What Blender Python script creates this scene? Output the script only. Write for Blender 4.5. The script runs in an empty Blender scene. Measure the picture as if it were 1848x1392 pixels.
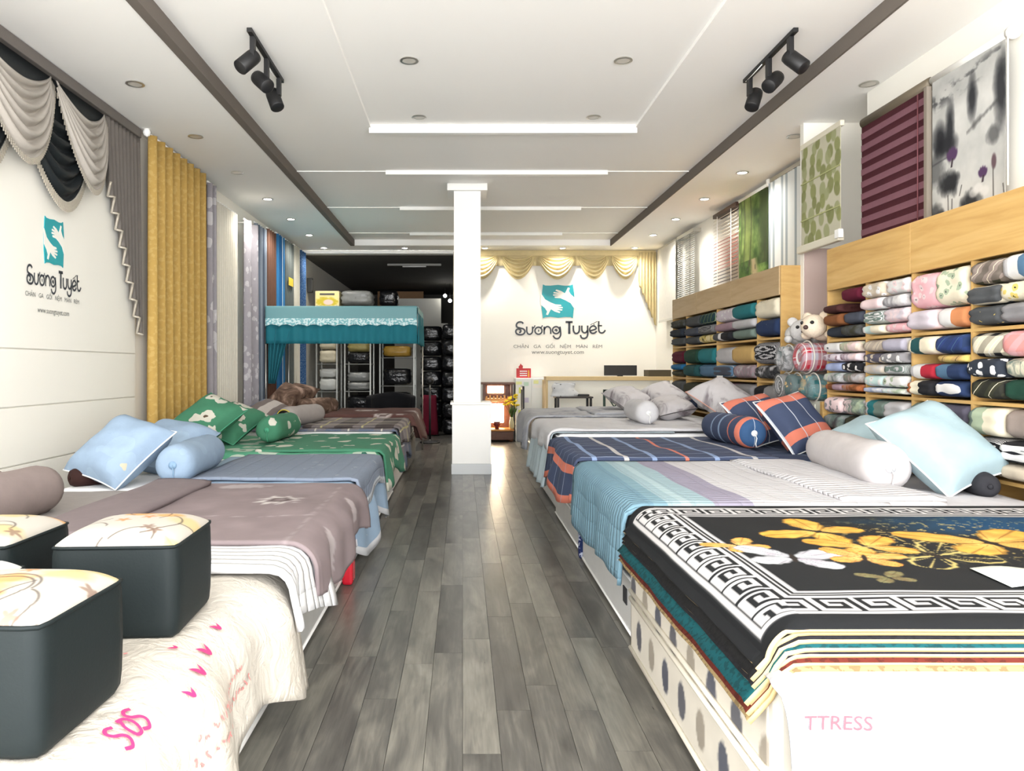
import bpy, bmesh, math, random
import numpy as np
from mathutils import Vector, Matrix, Euler
random.seed(11)
R = math.radians
SC = bpy.context.scene
COL = SC.collection
# ---------------------------------------------------------------- camera, sky, exposure
F, CX, CY, EYE = 1335.0, 835.0, 665.0, 1.5          # focal length and horizon point in photo pixels, eye height
cam_d = bpy.data.cameras.new('camera'); cam = bpy.data.objects.new('camera', cam_d); COL.objects.link(cam)
cam.location = (0, 0, EYE); cam.rotation_euler = (R(90), 0, 0)
cam_d.sensor_width = 36; cam_d.lens = F / 1848 * 36
cam_d.shift_x = (924 - CX) / 1848; cam_d.shift_y = -(696 - CY) / 1848
cam_d.clip_start = 0.05; cam_d.clip_end = 100
SC.camera = cam
SC.view_settings.view_transform = 'Standard'; SC.view_settings.look = 'None'
SC.view_settings.gamma = 1; SC.view_settings.use_curve_mapping = False
SC.view_settings.exposure = 1.08
world = bpy.data.worlds.new('sky'); SC.world = world; world.use_nodes = True
wb = world.node_tree.nodes['Background']
wb.inputs['Color'].default_value = (0.985, 0.99, 1.0, 1); wb.inputs['Strength'].default_value = 6.0
pd = bpy.data.lights.new('daylight_portal', 'AREA'); pd.shape = 'RECTANGLE'; pd.size = 7.5; pd.size_y = 4.1
pd.cycles.is_portal = True
po = bpy.data.objects.new('daylight_portal', pd); COL.objects.link(po)
po.location = (0.2, -1.95, 2.05); po.rotation_euler = (R(90), 0, 0)     # the open shop front, facing in
LAMP_W = 50.0

def on_z(px, py, z):
    d = (EYE - z) * F / (py - CY); return ((px - CX) * d / F, d)
def on_x(px, py, x):
    d = x * F / (px - CX); return (d, EYE + (CY - py) * d / F)
def at_y(px, py, y): return ((px - CX) * y / F, EYE + (CY - py) * y / F)

# ---------------------------------------------------------------- materials
def lin(v):
    v /= 255.0
    return v / 12.92 if v <= 0.04045 else ((v + 0.055) / 1.055) ** 2.4
def c(r, g, b): return (lin(r), lin(g), lin(b), 1)
class G:
    def __init__(s, name, rough=0.7, metal=0.0, spec=0.5):
        s.mat = bpy.data.materials.new(name); s.mat.use_nodes = True; s.t = s.mat.node_tree
        s.b = s.t.nodes['Principled BSDF']
        s.b.inputs['Roughness'].default_value = rough; s.b.inputs['Metallic'].default_value = metal
        s.b.inputs['Specular IOR Level'].default_value = spec
    def set(s, sock, v):
        if hasattr(v, 'is_linked') or isinstance(v, bpy.types.NodeSocket): s.t.links.new(v, sock)
        else: sock.default_value = v
    def n(s, typ, **kw):
        nd = s.t.nodes.new(typ)
        for k, v in kw.items():
            if k.startswith('_'): setattr(nd, k[1:], v)
            else: s.set(nd.inputs[k.replace('9', ' ')], v)
        return nd
    def m(s, op, a, b=0.0, d=0.0):
        nd = s.t.nodes.new('ShaderNodeMath'); nd.operation = op
        s.set(nd.inputs[0], a); s.set(nd.inputs[1], b); s.set(nd.inputs[2], d); return nd.outputs[0]
    def mix(s, f, a, b, mode='MIX'):
        nd = s.t.nodes.new('ShaderNodeMix'); nd.data_type = 'RGBA'; nd.blend_type = mode
        s.set(nd.inputs[0], f); s.set(nd.inputs[6], a); s.set(nd.inputs[7], b); return nd.outputs[2]
    def coord(s, kind='Object'): return s.n('ShaderNodeTexCoord').outputs[kind]
    def mapping(s, v, scale=(1, 1, 1), loc=(0, 0, 0)):
        nd = s.n('ShaderNodeMapping'); s.set(nd.inputs['Vector'], v)
        nd.inputs['Scale'].default_value = scale; nd.inputs['Location'].default_value = loc; return nd.outputs[0]
    def noise(s, v, scale, detail=2.0, rough=0.5, dist=0.0):
        nd = s.n('ShaderNodeTexNoise'); s.set(nd.inputs['Vector'], v)
        nd.inputs['Scale'].default_value = scale; nd.inputs['Detail'].default_value = detail
        nd.inputs['Roughness'].default_value = rough; nd.inputs['Distortion'].default_value = dist; return nd.outputs['Fac']
    def ramp(s, f, stops, const=False):
        nd = s.n('ShaderNodeValToRGB'); s.set(nd.inputs['Fac'], f); cr = nd.color_ramp
        cr.interpolation = 'CONSTANT' if const else 'LINEAR'
        while len(cr.elements) < len(stops): cr.elements.new(0.5)
        for e, (p, col) in zip(cr.elements, stops): e.position = p; e.color = col
        return nd.outputs['Color']
    def bump(s, h, strength=0.3, dist=0.01):
        nd = s.n('ShaderNodeBump'); s.set(nd.inputs['Height'], h)
        nd.inputs['Strength'].default_value = strength; nd.inputs['Distance'].default_value = dist
        s.t.links.new(nd.outputs[0], s.b.inputs['Normal'])
    def out(s, col): s.set(s.b.inputs['Base Color'], col); return s.mat
_mc = {}
def dk(col):
    """cloth on the beds: colours darkened to balance the strong light on the bed tops"""
    k = .56 + .16 * min(1, max(0, (max(col[:3]) - .35) / .45)); return tuple(x * k for x in col[:3]) + (1,)
def solid(name, col, rough=0.6, metal=0.0, var=0.0, nscale=6.0, spec=0.5, bump=0.0, bscale=40.0):
    if name in _mc: return _mc[name]
    g = G(name, rough, metal, spec)
    if var or bump:
        v = g.coord()
        if bump: g.bump(g.noise(v, bscale, 3), bump, 0.01)
    if var:
        f = g.noise(v, nscale, 3)
        d = tuple(x * (1 - var) for x in col[:3]) + (1,); l = tuple(min(1, x * (1 + var)) for x in col[:3]) + (1,)
        g.out(g.mix(f, d, l))
    else: g.out(col)
    _mc[name] = g.mat; return g.mat
def emit(name, col, strength):
    if name in _mc: return _mc[name]
    g = G(name, 0.4); g.out(col); g.b.inputs['Emission Color'].default_value = col
    g.b.inputs['Emission Strength'].default_value = strength; _mc[name] = g.mat; return g.mat
def glassy(name, col, alpha, rough=0.1):
    if name in _mc: return _mc[name]
    g = G(name, rough); g.out(col); g.b.inputs['Alpha'].default_value = alpha; _mc[name] = g.mat; return g.mat
def fabric(name, kind, base, c2=None, c3=None, s=0.2, uv=False, rough=0.85, bump=0.25, keep=False):
    """woven cloth: base colour with a printed or woven pattern; s = pattern size in metres"""
    key = 'fab ' + name
    if key in _mc: return _mc[key]
    if not keep: base, c2, c3 = [dk(q) if q else q for q in (base, c2, c3)]
    g = G(key, rough, 0, 0.25); v = g.coord('UV' if uv else 'Object')
    fine = g.noise(v, 14, 2); c2 = c2 or base; c3 = c3 or c2
    if kind == 'plain': col = base
    elif kind == 'floral':
        w = g.n('ShaderNodeVectorMath', _operation='ADD')
        nv = g.n('ShaderNodeTexNoise'); g.set(nv.inputs['Vector'], v); nv.inputs['Scale'].default_value = 1.6 / s
        sc = g.n('ShaderNodeVectorMath', _operation='SCALE'); g.set(sc.inputs[0], nv.outputs['Color']); sc.inputs['Scale'].default_value = 0.5 * s
        g.set(w.inputs[0], v); g.set(w.inputs[1], sc.outputs[0])
        vo = g.n('ShaderNodeTexVoronoi'); g.set(vo.inputs['Vector'], w.outputs[0]); vo.inputs['Scale'].default_value = 1 / s
        d = vo.outputs['Distance']
        col = g.mix(g.m('LESS_THAN', d, 0.36), base, c2); col = g.mix(g.m('LESS_THAN', d, 0.11), col, c3)
    elif kind in ('plaid', 'stripe'):
        sep = g.n('ShaderNodeSeparateXYZ'); g.set(sep.inputs[0], v)
        def band(o, lo, hi, off=0.0):
            f = g.m('FRACT', g.m('ADD', g.m('DIVIDE', o, s), 50.13 + off))
            return g.m('MULTIPLY', g.m('GREATER_THAN', f, lo), g.m('LESS_THAN', f, hi))
        X, Y = sep.outputs[0], sep.outputs[1]
        if not uv: Y = g.m('ADD', sep.outputs[1], sep.outputs[2]); 
        if kind == 'plaid':
            f = g.m('MULTIPLY', g.m('ADD', band(X, 0, .45), band(Y, 0, .45)), 0.5); col = g.mix(f, base, c2)
            ln = g.m('MAXIMUM', band(X, .66, .71), band(Y, .66, .71)); col = g.mix(ln, col, c3)
        else:
            col = g.mix(band(X, 0, .4), base, c2); col = g.mix(band(X, .6, .7), col, c3)
    elif kind == 'speckle':
        col = g.mix(g.m('GREATER_THAN', g.noise(v, 1.0 / s, 3), 0.55), base, c2)
    elif kind == 'wave':
        nd = g.n('ShaderNodeTexWave'); g.set(nd.inputs['Vector'], v); nd.inputs['Scale'].default_value = 0.35 / s
        nd.inputs['Distortion'].default_value = 2.5; nd.inputs['Detail'].default_value = 1
        col = g.mix(g.m('GREATER_THAN', nd.outputs['Fac'], 0.6), base, c2)
    elif kind == 'marble':
        f = g.noise(v, 0.5 / s, 4, 0.6, 1.0)
        col = g.ramp(f, [(0.36, base), (0.5, c2), (0.64, c3)])
    elif kind == 'halves':
        sep = g.n('ShaderNodeSeparateXYZ'); g.set(sep.inputs[0], v)
        X = sep.outputs[0 if uv else 1]
        col = g.mix(g.m('GREATER_THAN', X, 0.0), base, c2); col = g.mix(g.m('GREATER_THAN', X, s), col, c3)
    col = g.mix(g.m('MULTIPLY', fine, 0.16), col, (0, 0, 0, 1))
    g.bump(g.noise(v, 60, 2), bump, 0.004)
    g.out(col); _mc[key] = g.mat; return g.mat
def vcol(name, rough=0.8):
    key = 'print ' + name
    if key in _mc: return _mc[key]
    g = G(key, rough, 0, 0.25); a = g.n('ShaderNodeVertexColor'); a.layer_name = 'print'; g.out(a.outputs['Color'])
    _mc[key] = g.mat; return g.mat

# ---------------------------------------------------------------- geometry helpers
def tag(o, label=None, cat=None, group=None, kind=None):
    for k, v in (('label', label), ('category', cat), ('group', group), ('kind', kind)):
        if v: o[k] = v
    return o
def thing(name, label, cat, loc=(0, 0, 0), rz=0.0, group=None):
    o = bpy.data.objects.new(name, None); COL.objects.link(o); o.empty_display_size = 0.1
    o.location = loc; o.rotation_euler = (0, 0, rz); tag(o, label, cat, group); return o
def link(name, me, mat, parent=None, loc=(0, 0, 0), rot=(0, 0, 0), smooth=False):
    o = bpy.data.objects.new(name, me); COL.objects.link(o)
    if mat is not None:
        for mm in (mat if isinstance(mat, (list, tuple)) else [mat]): me.materials.append(mm)
    o.location = loc; o.rotation_euler = rot
    if parent is not None:
        o.parent = parent
    if smooth:
        me.polygons.foreach_set('use_smooth', [True] * len(me.polygons))
    return o
def mesh(name, verts, faces, uv=None):
    me = bpy.data.meshes.new(name); me.from_pydata([tuple(v) for v in verts], [], faces); me.update()
    if uv is not None:
        l = me.uv_layers.new(name='UVMap'); li = np.zeros(len(me.loops), dtype=np.int32)
        me.loops.foreach_get('vertex_index', li)
        l.data.foreach_set('uv', np.asarray(uv, dtype=np.float32)[li].ravel())
    return me
def bmesh_to(name, bm):
    me = bpy.data.meshes.new(name); bm.normal_update(); bm.to_mesh(me); bm.free(); return me
def add_box(bm, x0, x1, y0, y1, z0, z1):
    vs = [bm.verts.new((x, y, z)) for x in (x0, x1) for y in (y0, y1) for z in (z0, z1)]
    for f in ((0, 1, 3, 2), (4, 6, 7, 5), (0, 4, 5, 1), (2, 3, 7, 6), (0, 2, 6, 4), (1, 5, 7, 3)): bm.faces.new([vs[i] for i in f])
def box(name, xs, ys, zs, mat, parent=None, bevel=0.0, rot=(0, 0, 0), seg=2):
    """a block given by its extents; own origin in its middle; coordinates are the parent's"""
    cx, cy, cz = [(a[0] + a[1]) / 2 for a in (xs, ys, zs)]
    hx, hy, hz = [abs(a[1] - a[0]) / 2 for a in (xs, ys, zs)]
    bm = bmesh.new(); add_box(bm, -hx, hx, -hy, hy, -hz, hz)
    if bevel: bmesh.ops.bevel(bm, geom=bm.edges[:], offset=bevel, segments=seg, profile=0.5, affect='EDGES')
    bmesh.ops.recalc_face_normals(bm, faces=bm.faces[:])
    return link(name, bmesh_to(name, bm), mat, parent, (cx, cy, cz), rot, smooth=False)
def tube_mesh(name, pts, r, seg=8, closed=False, cap=True):
    pts = [Vector(p) for p in pts]; n = len(pts); vs = []; fs = []
    rr = r if isinstance(r, (list, tuple)) else [r] * n
    up = Vector((0.13, 0.21, 1)).normalized()
    for i, p in enumerate(pts):
        a = pts[(i - 1) % n] if (i or closed) else p; b = pts[(i + 1) % n] if (i < n - 1 or closed) else p
        d = (b - a).normalized(); s = d.cross(up)
        if s.length < 1e-3: s = d.cross(Vector((1, 0, 0)))
        s.normalize(); t = s.cross(d)
        for k in range(seg):
            an = 2 * math.pi * k / seg; vs.append(p + (s * math.cos(an) + t * math.sin(an)) * rr[i])
    m = n if closed else n - 1
    for i in range(m):
        for k in range(seg):
            j = (i + 1) % n; fs.append((i * seg + k, i * seg + (k + 1) % seg, j * seg + (k + 1) % seg, j * seg + k))
    if not closed and cap: fs.append(tuple(range(seg))[::-1]); fs.append(tuple((n - 1) * seg + k for k in range(seg)))
    return mesh(name, vs, fs)
def tube(name, pts, r, mat, parent=None, seg=8, closed=False): return link(name, tube_mesh(name, pts, r, seg, closed), mat, parent, smooth=True)
def lathe_mesh(name, prof, seg=24, axis='Z', wob=None):
    """prof: (radius, height) pairs; closed with caps where radius is 0"""
    vs = []; fs = []; n = len(prof)
    for i, (r, h) in enumerate(prof):
        for k in range(seg):
            a = 2 * math.pi * k / seg; q = r * (1 + (wob(i, a) if wob else 0))
            x, y = q * math.cos(a), q * math.sin(a)
            vs.append((x, y, h) if axis == 'Z' else ((x, h, y) if axis == 'Y' else (h, x, y)))
    for i in range(n - 1):
        for k in range(seg): fs.append((i * seg + k, i * seg + (k + 1) % seg, (i + 1) * seg + (k + 1) % seg, (i + 1) * seg + k))
    fs.append(tuple(range(seg))[::-1]); fs.append(tuple((n - 1) * seg + k for k in range(seg)))
    return mesh(name, vs, fs)
def lathe(name, prof, mat, parent=None, loc=(0, 0, 0), rot=(0, 0, 0), seg=24, axis='Z', smooth=True, wob=None):
    return link(name, lathe_mesh(name, prof, seg, axis, wob), mat, parent, loc, rot, smooth)
def grid(name, fn, nu, nv, mat, parent=None, uvf=None, thick=0.0, colf=None, flip=False, loc=(0, 0, 0), rot=(0, 0, 0), smooth=True, rim=0, offset=-1, dim=False):
    vs = []; uv = []; cs = []
    for j in range(nv + 1):
        for i in range(nu + 1):
            a, b = i / nu, j / nv; vs.append(fn(a, b)); uv.append(uvf(a, b) if uvf else (a, b))
    fs = []
    for j in range(nv):
        for i in range(nu):
            q = (j * (nu + 1) + i, j * (nu + 1) + i + 1, (j + 1) * (nu + 1) + i + 1, (j + 1) * (nu + 1) + i)
            fs.append(q[::-1] if flip else q)
    me = mesh(name, vs, fs, uv)
    if colf is not None:
        A, B = np.meshgrid(np.linspace(0, 1, nu + 1), np.linspace(0, 1, nv + 1))
        rgb = colf(A, B).reshape(-1, 3) / 255.0
        rgb = np.where(rgb <= 0.04045, rgb / 12.92, ((rgb + 0.055) / 1.055) ** 2.4)
        if dim: rgb = rgb * (.56 + .16 * np.clip((rgb.max(1, keepdims=True) - .35) / .45, 0, 1))
        at = me.color_attributes.new('print', 'FLOAT_COLOR', 'POINT')
        at.data.foreach_set('color', np.concatenate([rgb, np.ones((len(rgb), 1))], 1).astype(np.float32).ravel())
    o = link(name, me, mat, parent, loc, rot, smooth)
    if thick:
        md = o.modifiers.new('thickness', 'SOLIDIFY'); md.thickness = thick; md.offset = offset
        if rim: md.material_offset = rim; md.material_offset_rim = rim
    return o
def poly(name, pts, mat, parent=None, depth=0.0, loc=(0, 0, 0), rot=(0, 0, 0)):
    """flat shape in its own XZ plane, facing -Y"""
    bm = bmesh.new(); f = bm.faces.new([bm.verts.new((x, 0, z)) for x, z in pts])
    if f.calc_area() and depth:
        r = bmesh.ops.extrude_face_region(bm, geom=[f])
        bmesh.ops.translate(bm, vec=(0, depth, 0), verts=[e for e in r['geom'] if isinstance(e, bmesh.types.BMVert)])
    bmesh.ops.triangulate(bm, faces=[q for q in bm.faces if len(q.verts) > 4])
    bmesh.ops.recalc_face_normals(bm, faces=bm.faces[:])
    return link(name, bmesh_to(name, bm), mat, parent, loc, rot)
def text_geo(s, size):
    cu = bpy.data.curves.new('lettering', 'FONT'); cu.body = s; cu.size = size; cu.align_x = 'CENTER'; cu.resolution_u = 3
    o = bpy.data.objects.new('lettering', cu); COL.objects.link(o)
    dg = bpy.context.evaluated_depsgraph_get(); me = bpy.data.meshes.new_from_object(o.evaluated_get(dg))
    v = [tuple(x.co) for x in me.vertices]; f = [tuple(p.vertices) for p in me.polygons]
    bpy.data.objects.remove(o); bpy.data.curves.remove(cu); bpy.data.meshes.remove(me); return v, f
def catmull(pts, n=6):
    P = [np.array(p, float) for p in pts]; P = [2 * P[0] - P[1]] + P + [2 * P[-1] - P[-2]]; o = []
    for i in range(1, len(P) - 2):
        for k in range(n):
            t = k / n; a, b, d, e = P[i - 1], P[i], P[i + 1], P[i + 2]
            o.append(0.5 * (2 * b + (d - a) * t + (2 * a - 5 * b + 4 * d - e) * t * t + (3 * b - a - 3 * d + e) * t ** 3))
    o.append(P[-2]); return o
def ribbon(pts, w):
    """flat stroke of width w along 2D points -> verts, faces (2D)"""
    P = [np.array(p, float) for p in pts]; vs = []; fs = []
    for i, p in enumerate(P):
        d = P[min(i + 1, len(P) - 1)] - P[max(i - 1, 0)]; d = d / (np.linalg.norm(d) + 1e-9); nrm = np.array([-d[1], d[0]]) * w / 2
        vs += [tuple(p + nrm), tuple(p - nrm)]
    for i in range(len(P) - 1): fs.append((2 * i, 2 * i + 1, 2 * i + 3, 2 * i + 2))
    return vs, fs
_rs = np.random.RandomState(5); _tab = _rs.rand(64, 64)
def vnoise(x, y):
    xi = np.floor(x).astype(int); yi = np.floor(y).astype(int); fx = x - xi; fy = y - yi
    fx = fx * fx * (3 - 2 * fx); fy = fy * fy * (3 - 2 * fy)
    g = lambda a, b: _tab[a % 64, b % 64]
    return (g(xi, yi) * (1 - fx) + g(xi + 1, yi) * fx) * (1 - fy) + (g(xi, yi + 1) * (1 - fx) + g(xi + 1, yi + 1) * fx) * fy
def fbm(x, y, o=4):
    s = 0; a = 0.5
    for k in range(o): s = s + a * vnoise(x * 2 ** k + 7.3 * k, y * 2 ** k + 3.1 * k); a *= 0.5
    return s
def lay(img, mask, col):
    m = np.clip(mask, 0, 1)[..., None]; return img * (1 - m) + np.array(col, float) * m
def soft(d, w): return np.clip(0.5 - d / w, 0, 1)
def flat(A, col): return np.ones(A.shape + (3,)) * np.array(col, float)
def copy_tree(o, parent=None):
    q = o.copy(); COL.objects.link(q); q.parent = parent
    for ch in list(o.children): copy_tree(ch, q)
    return q
def cloth(*a, **k):
    k['keep'] = True; return fabric(*a, **k)
def W(t):
    """children were given in world coordinates: keep them there under their parent"""
    mi = t.matrix_basis.inverted()
    for ch in t.children: ch.matrix_parent_inverse = mi; W(ch)
    return t
def lamp_spot(parent, loc, power, size=2.7, blend=1.0, aim=None, col=(1, 0.95, 0.88)):
    d = bpy.data.lights.new('lamp_light', 'SPOT'); d.energy = power; d.spot_size = size; d.spot_blend = blend; d.color = col
    d.shadow_soft_size = 0.05
    o = bpy.data.objects.new('lamp_light', d); COL.objects.link(o); o.location = loc; o.parent = parent
    if aim is not None: o.rotation_euler = (Vector(aim) - Vector(loc)).to_track_quat('-Z', 'Y').to_euler()
    return o
# ================================================================ the room
ZL, ZC = 4.0, 4.12            # ceiling: lower margin strips, raised centre
XL, XN, XF = -3.45, 3.67, 4.1 # left wall, near right wall, far right wall
Y0, YB, YE = -2.0, 15.7, 24.5 # open shop front, logo wall, end of the store room
plaster = solid('warm white plaster', c(243, 240, 231), 0.75, var=0.015, nscale=1.5)
plaster2 = solid('ceiling white paint', c(250, 248, 244), 0.8)
whitegloss = solid('white lacquer', c(245, 244, 240), 0.45)
dark_store = solid('store room dim grey', c(88, 86, 82), 0.8, var=0.1)  # dark base colour carries part of the unlit store room's gloom
black = solid('matt black metal', c(18, 18, 20), 0.5)
chrome = solid('brushed aluminium', c(190, 188, 182), 0.3, 0.9)
def S(o): return tag(o, kind='structure')

# floor: slab and planks
slab_g = G('grey floor underlay', 0.4); slab_g.out(slab_g.mix(slab_g.noise(slab_g.mapping(slab_g.coord(), (7, .8, 1)), 1.2, 4), c(56, 55, 53), c(92, 90, 85)))
floor = S(box('floor', (XL - .3, XF + .3), (Y0, YE), (-.12, -.012), slab_g.mat))
pg = G('grey oak laminate', 0.3, 0, 0.55)
oi = pg.n('ShaderNodeObjectInfo'); v = pg.coord()
va = pg.n('ShaderNodeVectorMath', _operation='ADD'); pg.set(va.inputs[0], pg.mapping(v, (1, 1, 1)))
cmb = pg.n('ShaderNodeCombineXYZ'); pg.set(cmb.inputs[0], pg.m('MULTIPLY', oi.outputs['Random'], 37.0)); pg.set(cmb.inputs[1], pg.m('MULTIPLY', oi.outputs['Random'], 91.0))
pg.set(va.inputs[1], cmb.outputs[0]); vv = va.outputs[0]
grain = pg.noise(pg.mapping(vv, (38, 2.2, 1)), 1.6, 5, 0.6, 0.6); blot = pg.noise(pg.mapping(vv, (6, 1.5, 1)), 1.3, 3, 0.55, 0.8)
tone = pg.m('ADD', pg.m('MULTIPLY', blot, .62), pg.m('ADD', pg.m('MULTIPLY', grain, .38), pg.m('MULTIPLY', pg.m('SUBTRACT', oi.outputs['Random'], .5), .24)))
pcol = pg.ramp(tone, [(.28, c(58, 56, 53)), (.46, c(84, 82, 77)), (.62, c(112, 109, 101)), (.8, c(138, 135, 126))])
pg.out(pcol); pg.set(pg.b.inputs['Roughness'], pg.m('ADD', .24, pg.m('MULTIPLY', grain, .14)))
pw, pl = 0.149, 1.22
bm = bmesh.new(); add_box(bm, -pw / 2 + .001, pw / 2 - .001, -pl / 2 + .001, pl / 2 - .001, -.006, .006)
bmesh.ops.recalc_face_normals(bm, faces=bm.faces[:]); plank_me = bmesh_to('plank', bm); plank_me.materials.append(pg.mat)
cnt = 0
for i in range(-9, 12):
    off = random.uniform(0, pl); x = (i + .5) * pw * 1.0
    ys = [1.3 + off - pl + k * pl for k in range(13)]
    for y in ys:
        if y - pl / 2 < 1.1 or y + pl / 2 > 15.9: continue
        if i < -6 and y < 7 or i > 6 and y < 9 or i > 9: continue
        o = bpy.data.objects.new('plank', plank_me); COL.objects.link(o); o.location = (x, y, -.006); o.parent = floor; cnt += 1
W(floor)

# walls
wl = S(box('wall_left', (XL - .2, XL), (Y0, YE), (-.12, 4.4), plaster))
for k, z in enumerate((0.3, 0.75, 1.2, 1.65)):        # jointed boards on the lower wall
    box('wall_panel', (XL, XL + .02), (2.2, 7.75), (z - .45 + .006, z - .004), plaster, wl, 0.003, seg=1)
box('wall_panel', (XL, XL + .02), (2.2, 7.75), (1.656, 3.995), plaster, wl, 0.003, seg=1)
W(wl)
S(box('wall_right', (XN, XF + .25), (Y0, 6.71), (-.12, 4.4), plaster))
S(box('wall_right_alcove', (XF, XF + .25), (6.71, YE), (-.12, 4.4), plaster))
pil = S(box('wall_pillar', (3.47, XF), (7.53, 7.605), (-.01, 4.0), plaster))
box('pillar_face', (3.475, XF), (7.522, 7.53), (0, 2.72), solid('dusty mauve wall face', c(190, 168, 160), .8), pil); W(pil)  # lower pillar face set in mauve, duller than the plaster above
S(box('wall_back', (-.2, XF), (YB, YB + .2), (-.12, 4.4), plaster))
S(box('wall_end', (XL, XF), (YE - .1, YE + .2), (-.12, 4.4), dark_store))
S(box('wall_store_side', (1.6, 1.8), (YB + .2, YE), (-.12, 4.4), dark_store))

# ceiling
ceil = S(box('ceiling', (XL - .2, XF + .25), (Y0, YB + .2), (4.32, 4.5), plaster2))
def cbox(name, xs, ys, zs, m=plaster2): return box(name, xs, ys, zs, m, ceil)
cbox('margin_strip', (XL, -2.28), (Y0, YB), (ZL, 4.32)); cbox('margin_strip', (3.02, XF), (Y0, YB), (ZL, 4.32))
cbox('margin_strip', (-2.28, 3.02), (15.05, YB), (ZL, 4.32))
TX0, TX1, TY = -1.0, 1.88, 8.05        # shallow raised panel in the first bay
cbox('centre_board', (-2.2, TX0), (Y0, 15.05), (ZC, 4.32)); cbox('centre_board', (TX1, 3.02), (Y0, 15.05), (ZC, 4.32))
cbox('centre_board', (TX0, TX1), (TY, 15.05), (ZC, 4.32)); cbox('raised_board', (TX0, TX1), (Y0, TY), (4.155, 4.32))
W(ceil)
gapm = solid('taupe ceiling trim', c(108, 100, 92), .85)  # taupe strips, darker than the ceiling boards beside them
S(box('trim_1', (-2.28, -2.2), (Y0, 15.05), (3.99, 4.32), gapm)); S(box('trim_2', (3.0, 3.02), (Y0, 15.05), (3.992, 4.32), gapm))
for k, y in enumerate((9.78, 11.98, 14.25)):
    t = tag(box('ceiling_joint_trough', (-1.02, 1.92), (y, y + .08), (ZC - .055, ZC), whitegloss), kind='structure')
    box('joint_strip', (-2.2, -1.02), (y + .03, y + .045), (ZC - .012, ZC), whitegloss, t)
    box('joint_strip', (1.92, 3.0), (y + .03, y + .045), (ZC - .012, ZC), whitegloss, t); W(t)
t = tag(box('ceiling_joint_trough', (-1.02, 1.9), (TY, TY + .07), (ZC - .055, ZC), whitegloss), kind='structure')
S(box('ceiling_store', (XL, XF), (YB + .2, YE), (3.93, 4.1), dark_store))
S(box('trim_3', (XL, -.2), (YB - .02, YB + .22), (3.935, 3.985), whitegloss))

# column in the middle of the aisle
col = S(box('column', (-.125, .255), (10.52, 10.9), (.98, ZC), whitegloss))
box('pedestal', (-.15, .40), (10.45, 10.97), (.15, .985), whitegloss, col, .004); box('pedestal_top', (-.175, .41), (10.43, 10.99), (.985, 1.02), whitegloss, col, .005)
box('pedestal_base', (-.16, .41), (10.44, 10.98), (0, .15), solid('pale grey tile', c(196, 199, 200), .25), col, .004)
box('capital', (-.22, .35), (10.46, 10.96), (ZC - .1, ZC), whitegloss, col, .006); W(col)

# downlights
ring_me = lathe_mesh('ring', [(.045, .0), (.075, -.004), (.08, -.012), (.06, -.014), (.048, -.004)], 24)
ring_me.materials.append(chrome)
lens_me = lathe_mesh('lens', [(.02, -.001), (.058, -.003)], 20)
lit = emit('lit lamp lens', (1, .95, .85, 1), 18.0); unlit = solid('frosted lamp lens', c(205, 200, 190), .3)
def downlight(x, y, z, on, label):
    t = thing('downlight', label, 'ceiling light', (x, y, z), group='recessed ceiling downlights')
    o = bpy.data.objects.new('ring', ring_me); COL.objects.link(o); o.parent = t
    ln = bpy.data.objects.new('lens', lens_me.copy()); COL.objects.link(ln); ln.parent = t; ln.location = (0, 0, -.008)
    ln.data.materials.append(lit if on else unlit)
    if on: lamp_spot(t, (0, 0, -.03), LAMP_W)
nth = ('first', 'second', 'third', 'fourth', 'fifth', 'sixth', 'seventh')
for side, xx in (('curtain', -2.87), ('shelf', 3.56)):
    for k in range(7):
        on = k >= (3 if side == 'curtain' else 2)
        downlight(xx, 6.48 + 1.47 * k, ZL, on, f"{'lit' if on else 'unlit'} round downlight above the {side} wall, {nth[k]} from the front")
for k, xx in enumerate((-1.2, .46, 2.07)):
    downlight(xx, 15.32, ZL, True, ('lit round downlight above the dark store room opening', 'lit round downlight above the cream valance, beside the column', 'lit round downlight above the cream valance, over the teal emblem')[k])
for k, (xx, yy) in enumerate(((-.46, 6.36), (1.38, 6.36), (-.46, 7.8), (1.38, 7.8))):
    downlight(xx, yy, 4.155, False, f"unlit round downlight in the raised ceiling panel, {('front', 'front', 'back', 'back')[k]} corner on the {('curtain', 'shelf')[k % 2]} side")

# track spotlights
def track_light(x, y0, label, side):
    t = thing('track_light', label, 'spotlight', (x, y0, ZC), group='ceiling track spotlights'); t.scale = (1.1, 1, 1.1)
    box('rail', (-.018, .018), (0, 1.03), (-.03, 0), black, t, .003)
    for k in range(3):
        yy = .1 + .41 * k
        a = box('arm', (-.016, .016), (yy - .03, yy + .03), (-.17, -.03), black, t, .004)
        d = [Vector((side * .5, -.5, -.7)), Vector((-side * .55, -.45, -.55)), Vector((-side * .35, -.35, -.85))][k].normalized()
        q = d.to_track_quat('-Z', 'Y').to_euler()
        can = lathe('lamp_can', [(.02, .085), (.052, .08), (.056, .05), (.056, -.085), (.05, -.09)], black, t, (side * .035, yy, -.2), q, 20)
        lathe('lens', [(.012, -.088), (.048, -.0895)], lit if k == 0 else unlit, can, seg=20)
    tube('cable', [(-.01, .98, -.034), (-.02, .8, -.045), (-.018, .6, -.036)], .004, whitegloss, t, 6)
    lamp_spot(t, (side * .07, .05, -.28), 14, 1.2, .5, (side * .5, -.45, -.9))
track_light(-1.64, 5.68, 'black track with three spotlights on the curtain side of the ceiling', -1)
track_light(2.56, 5.68, 'black track with three spotlights on the shelf side of the ceiling', 1)

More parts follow.
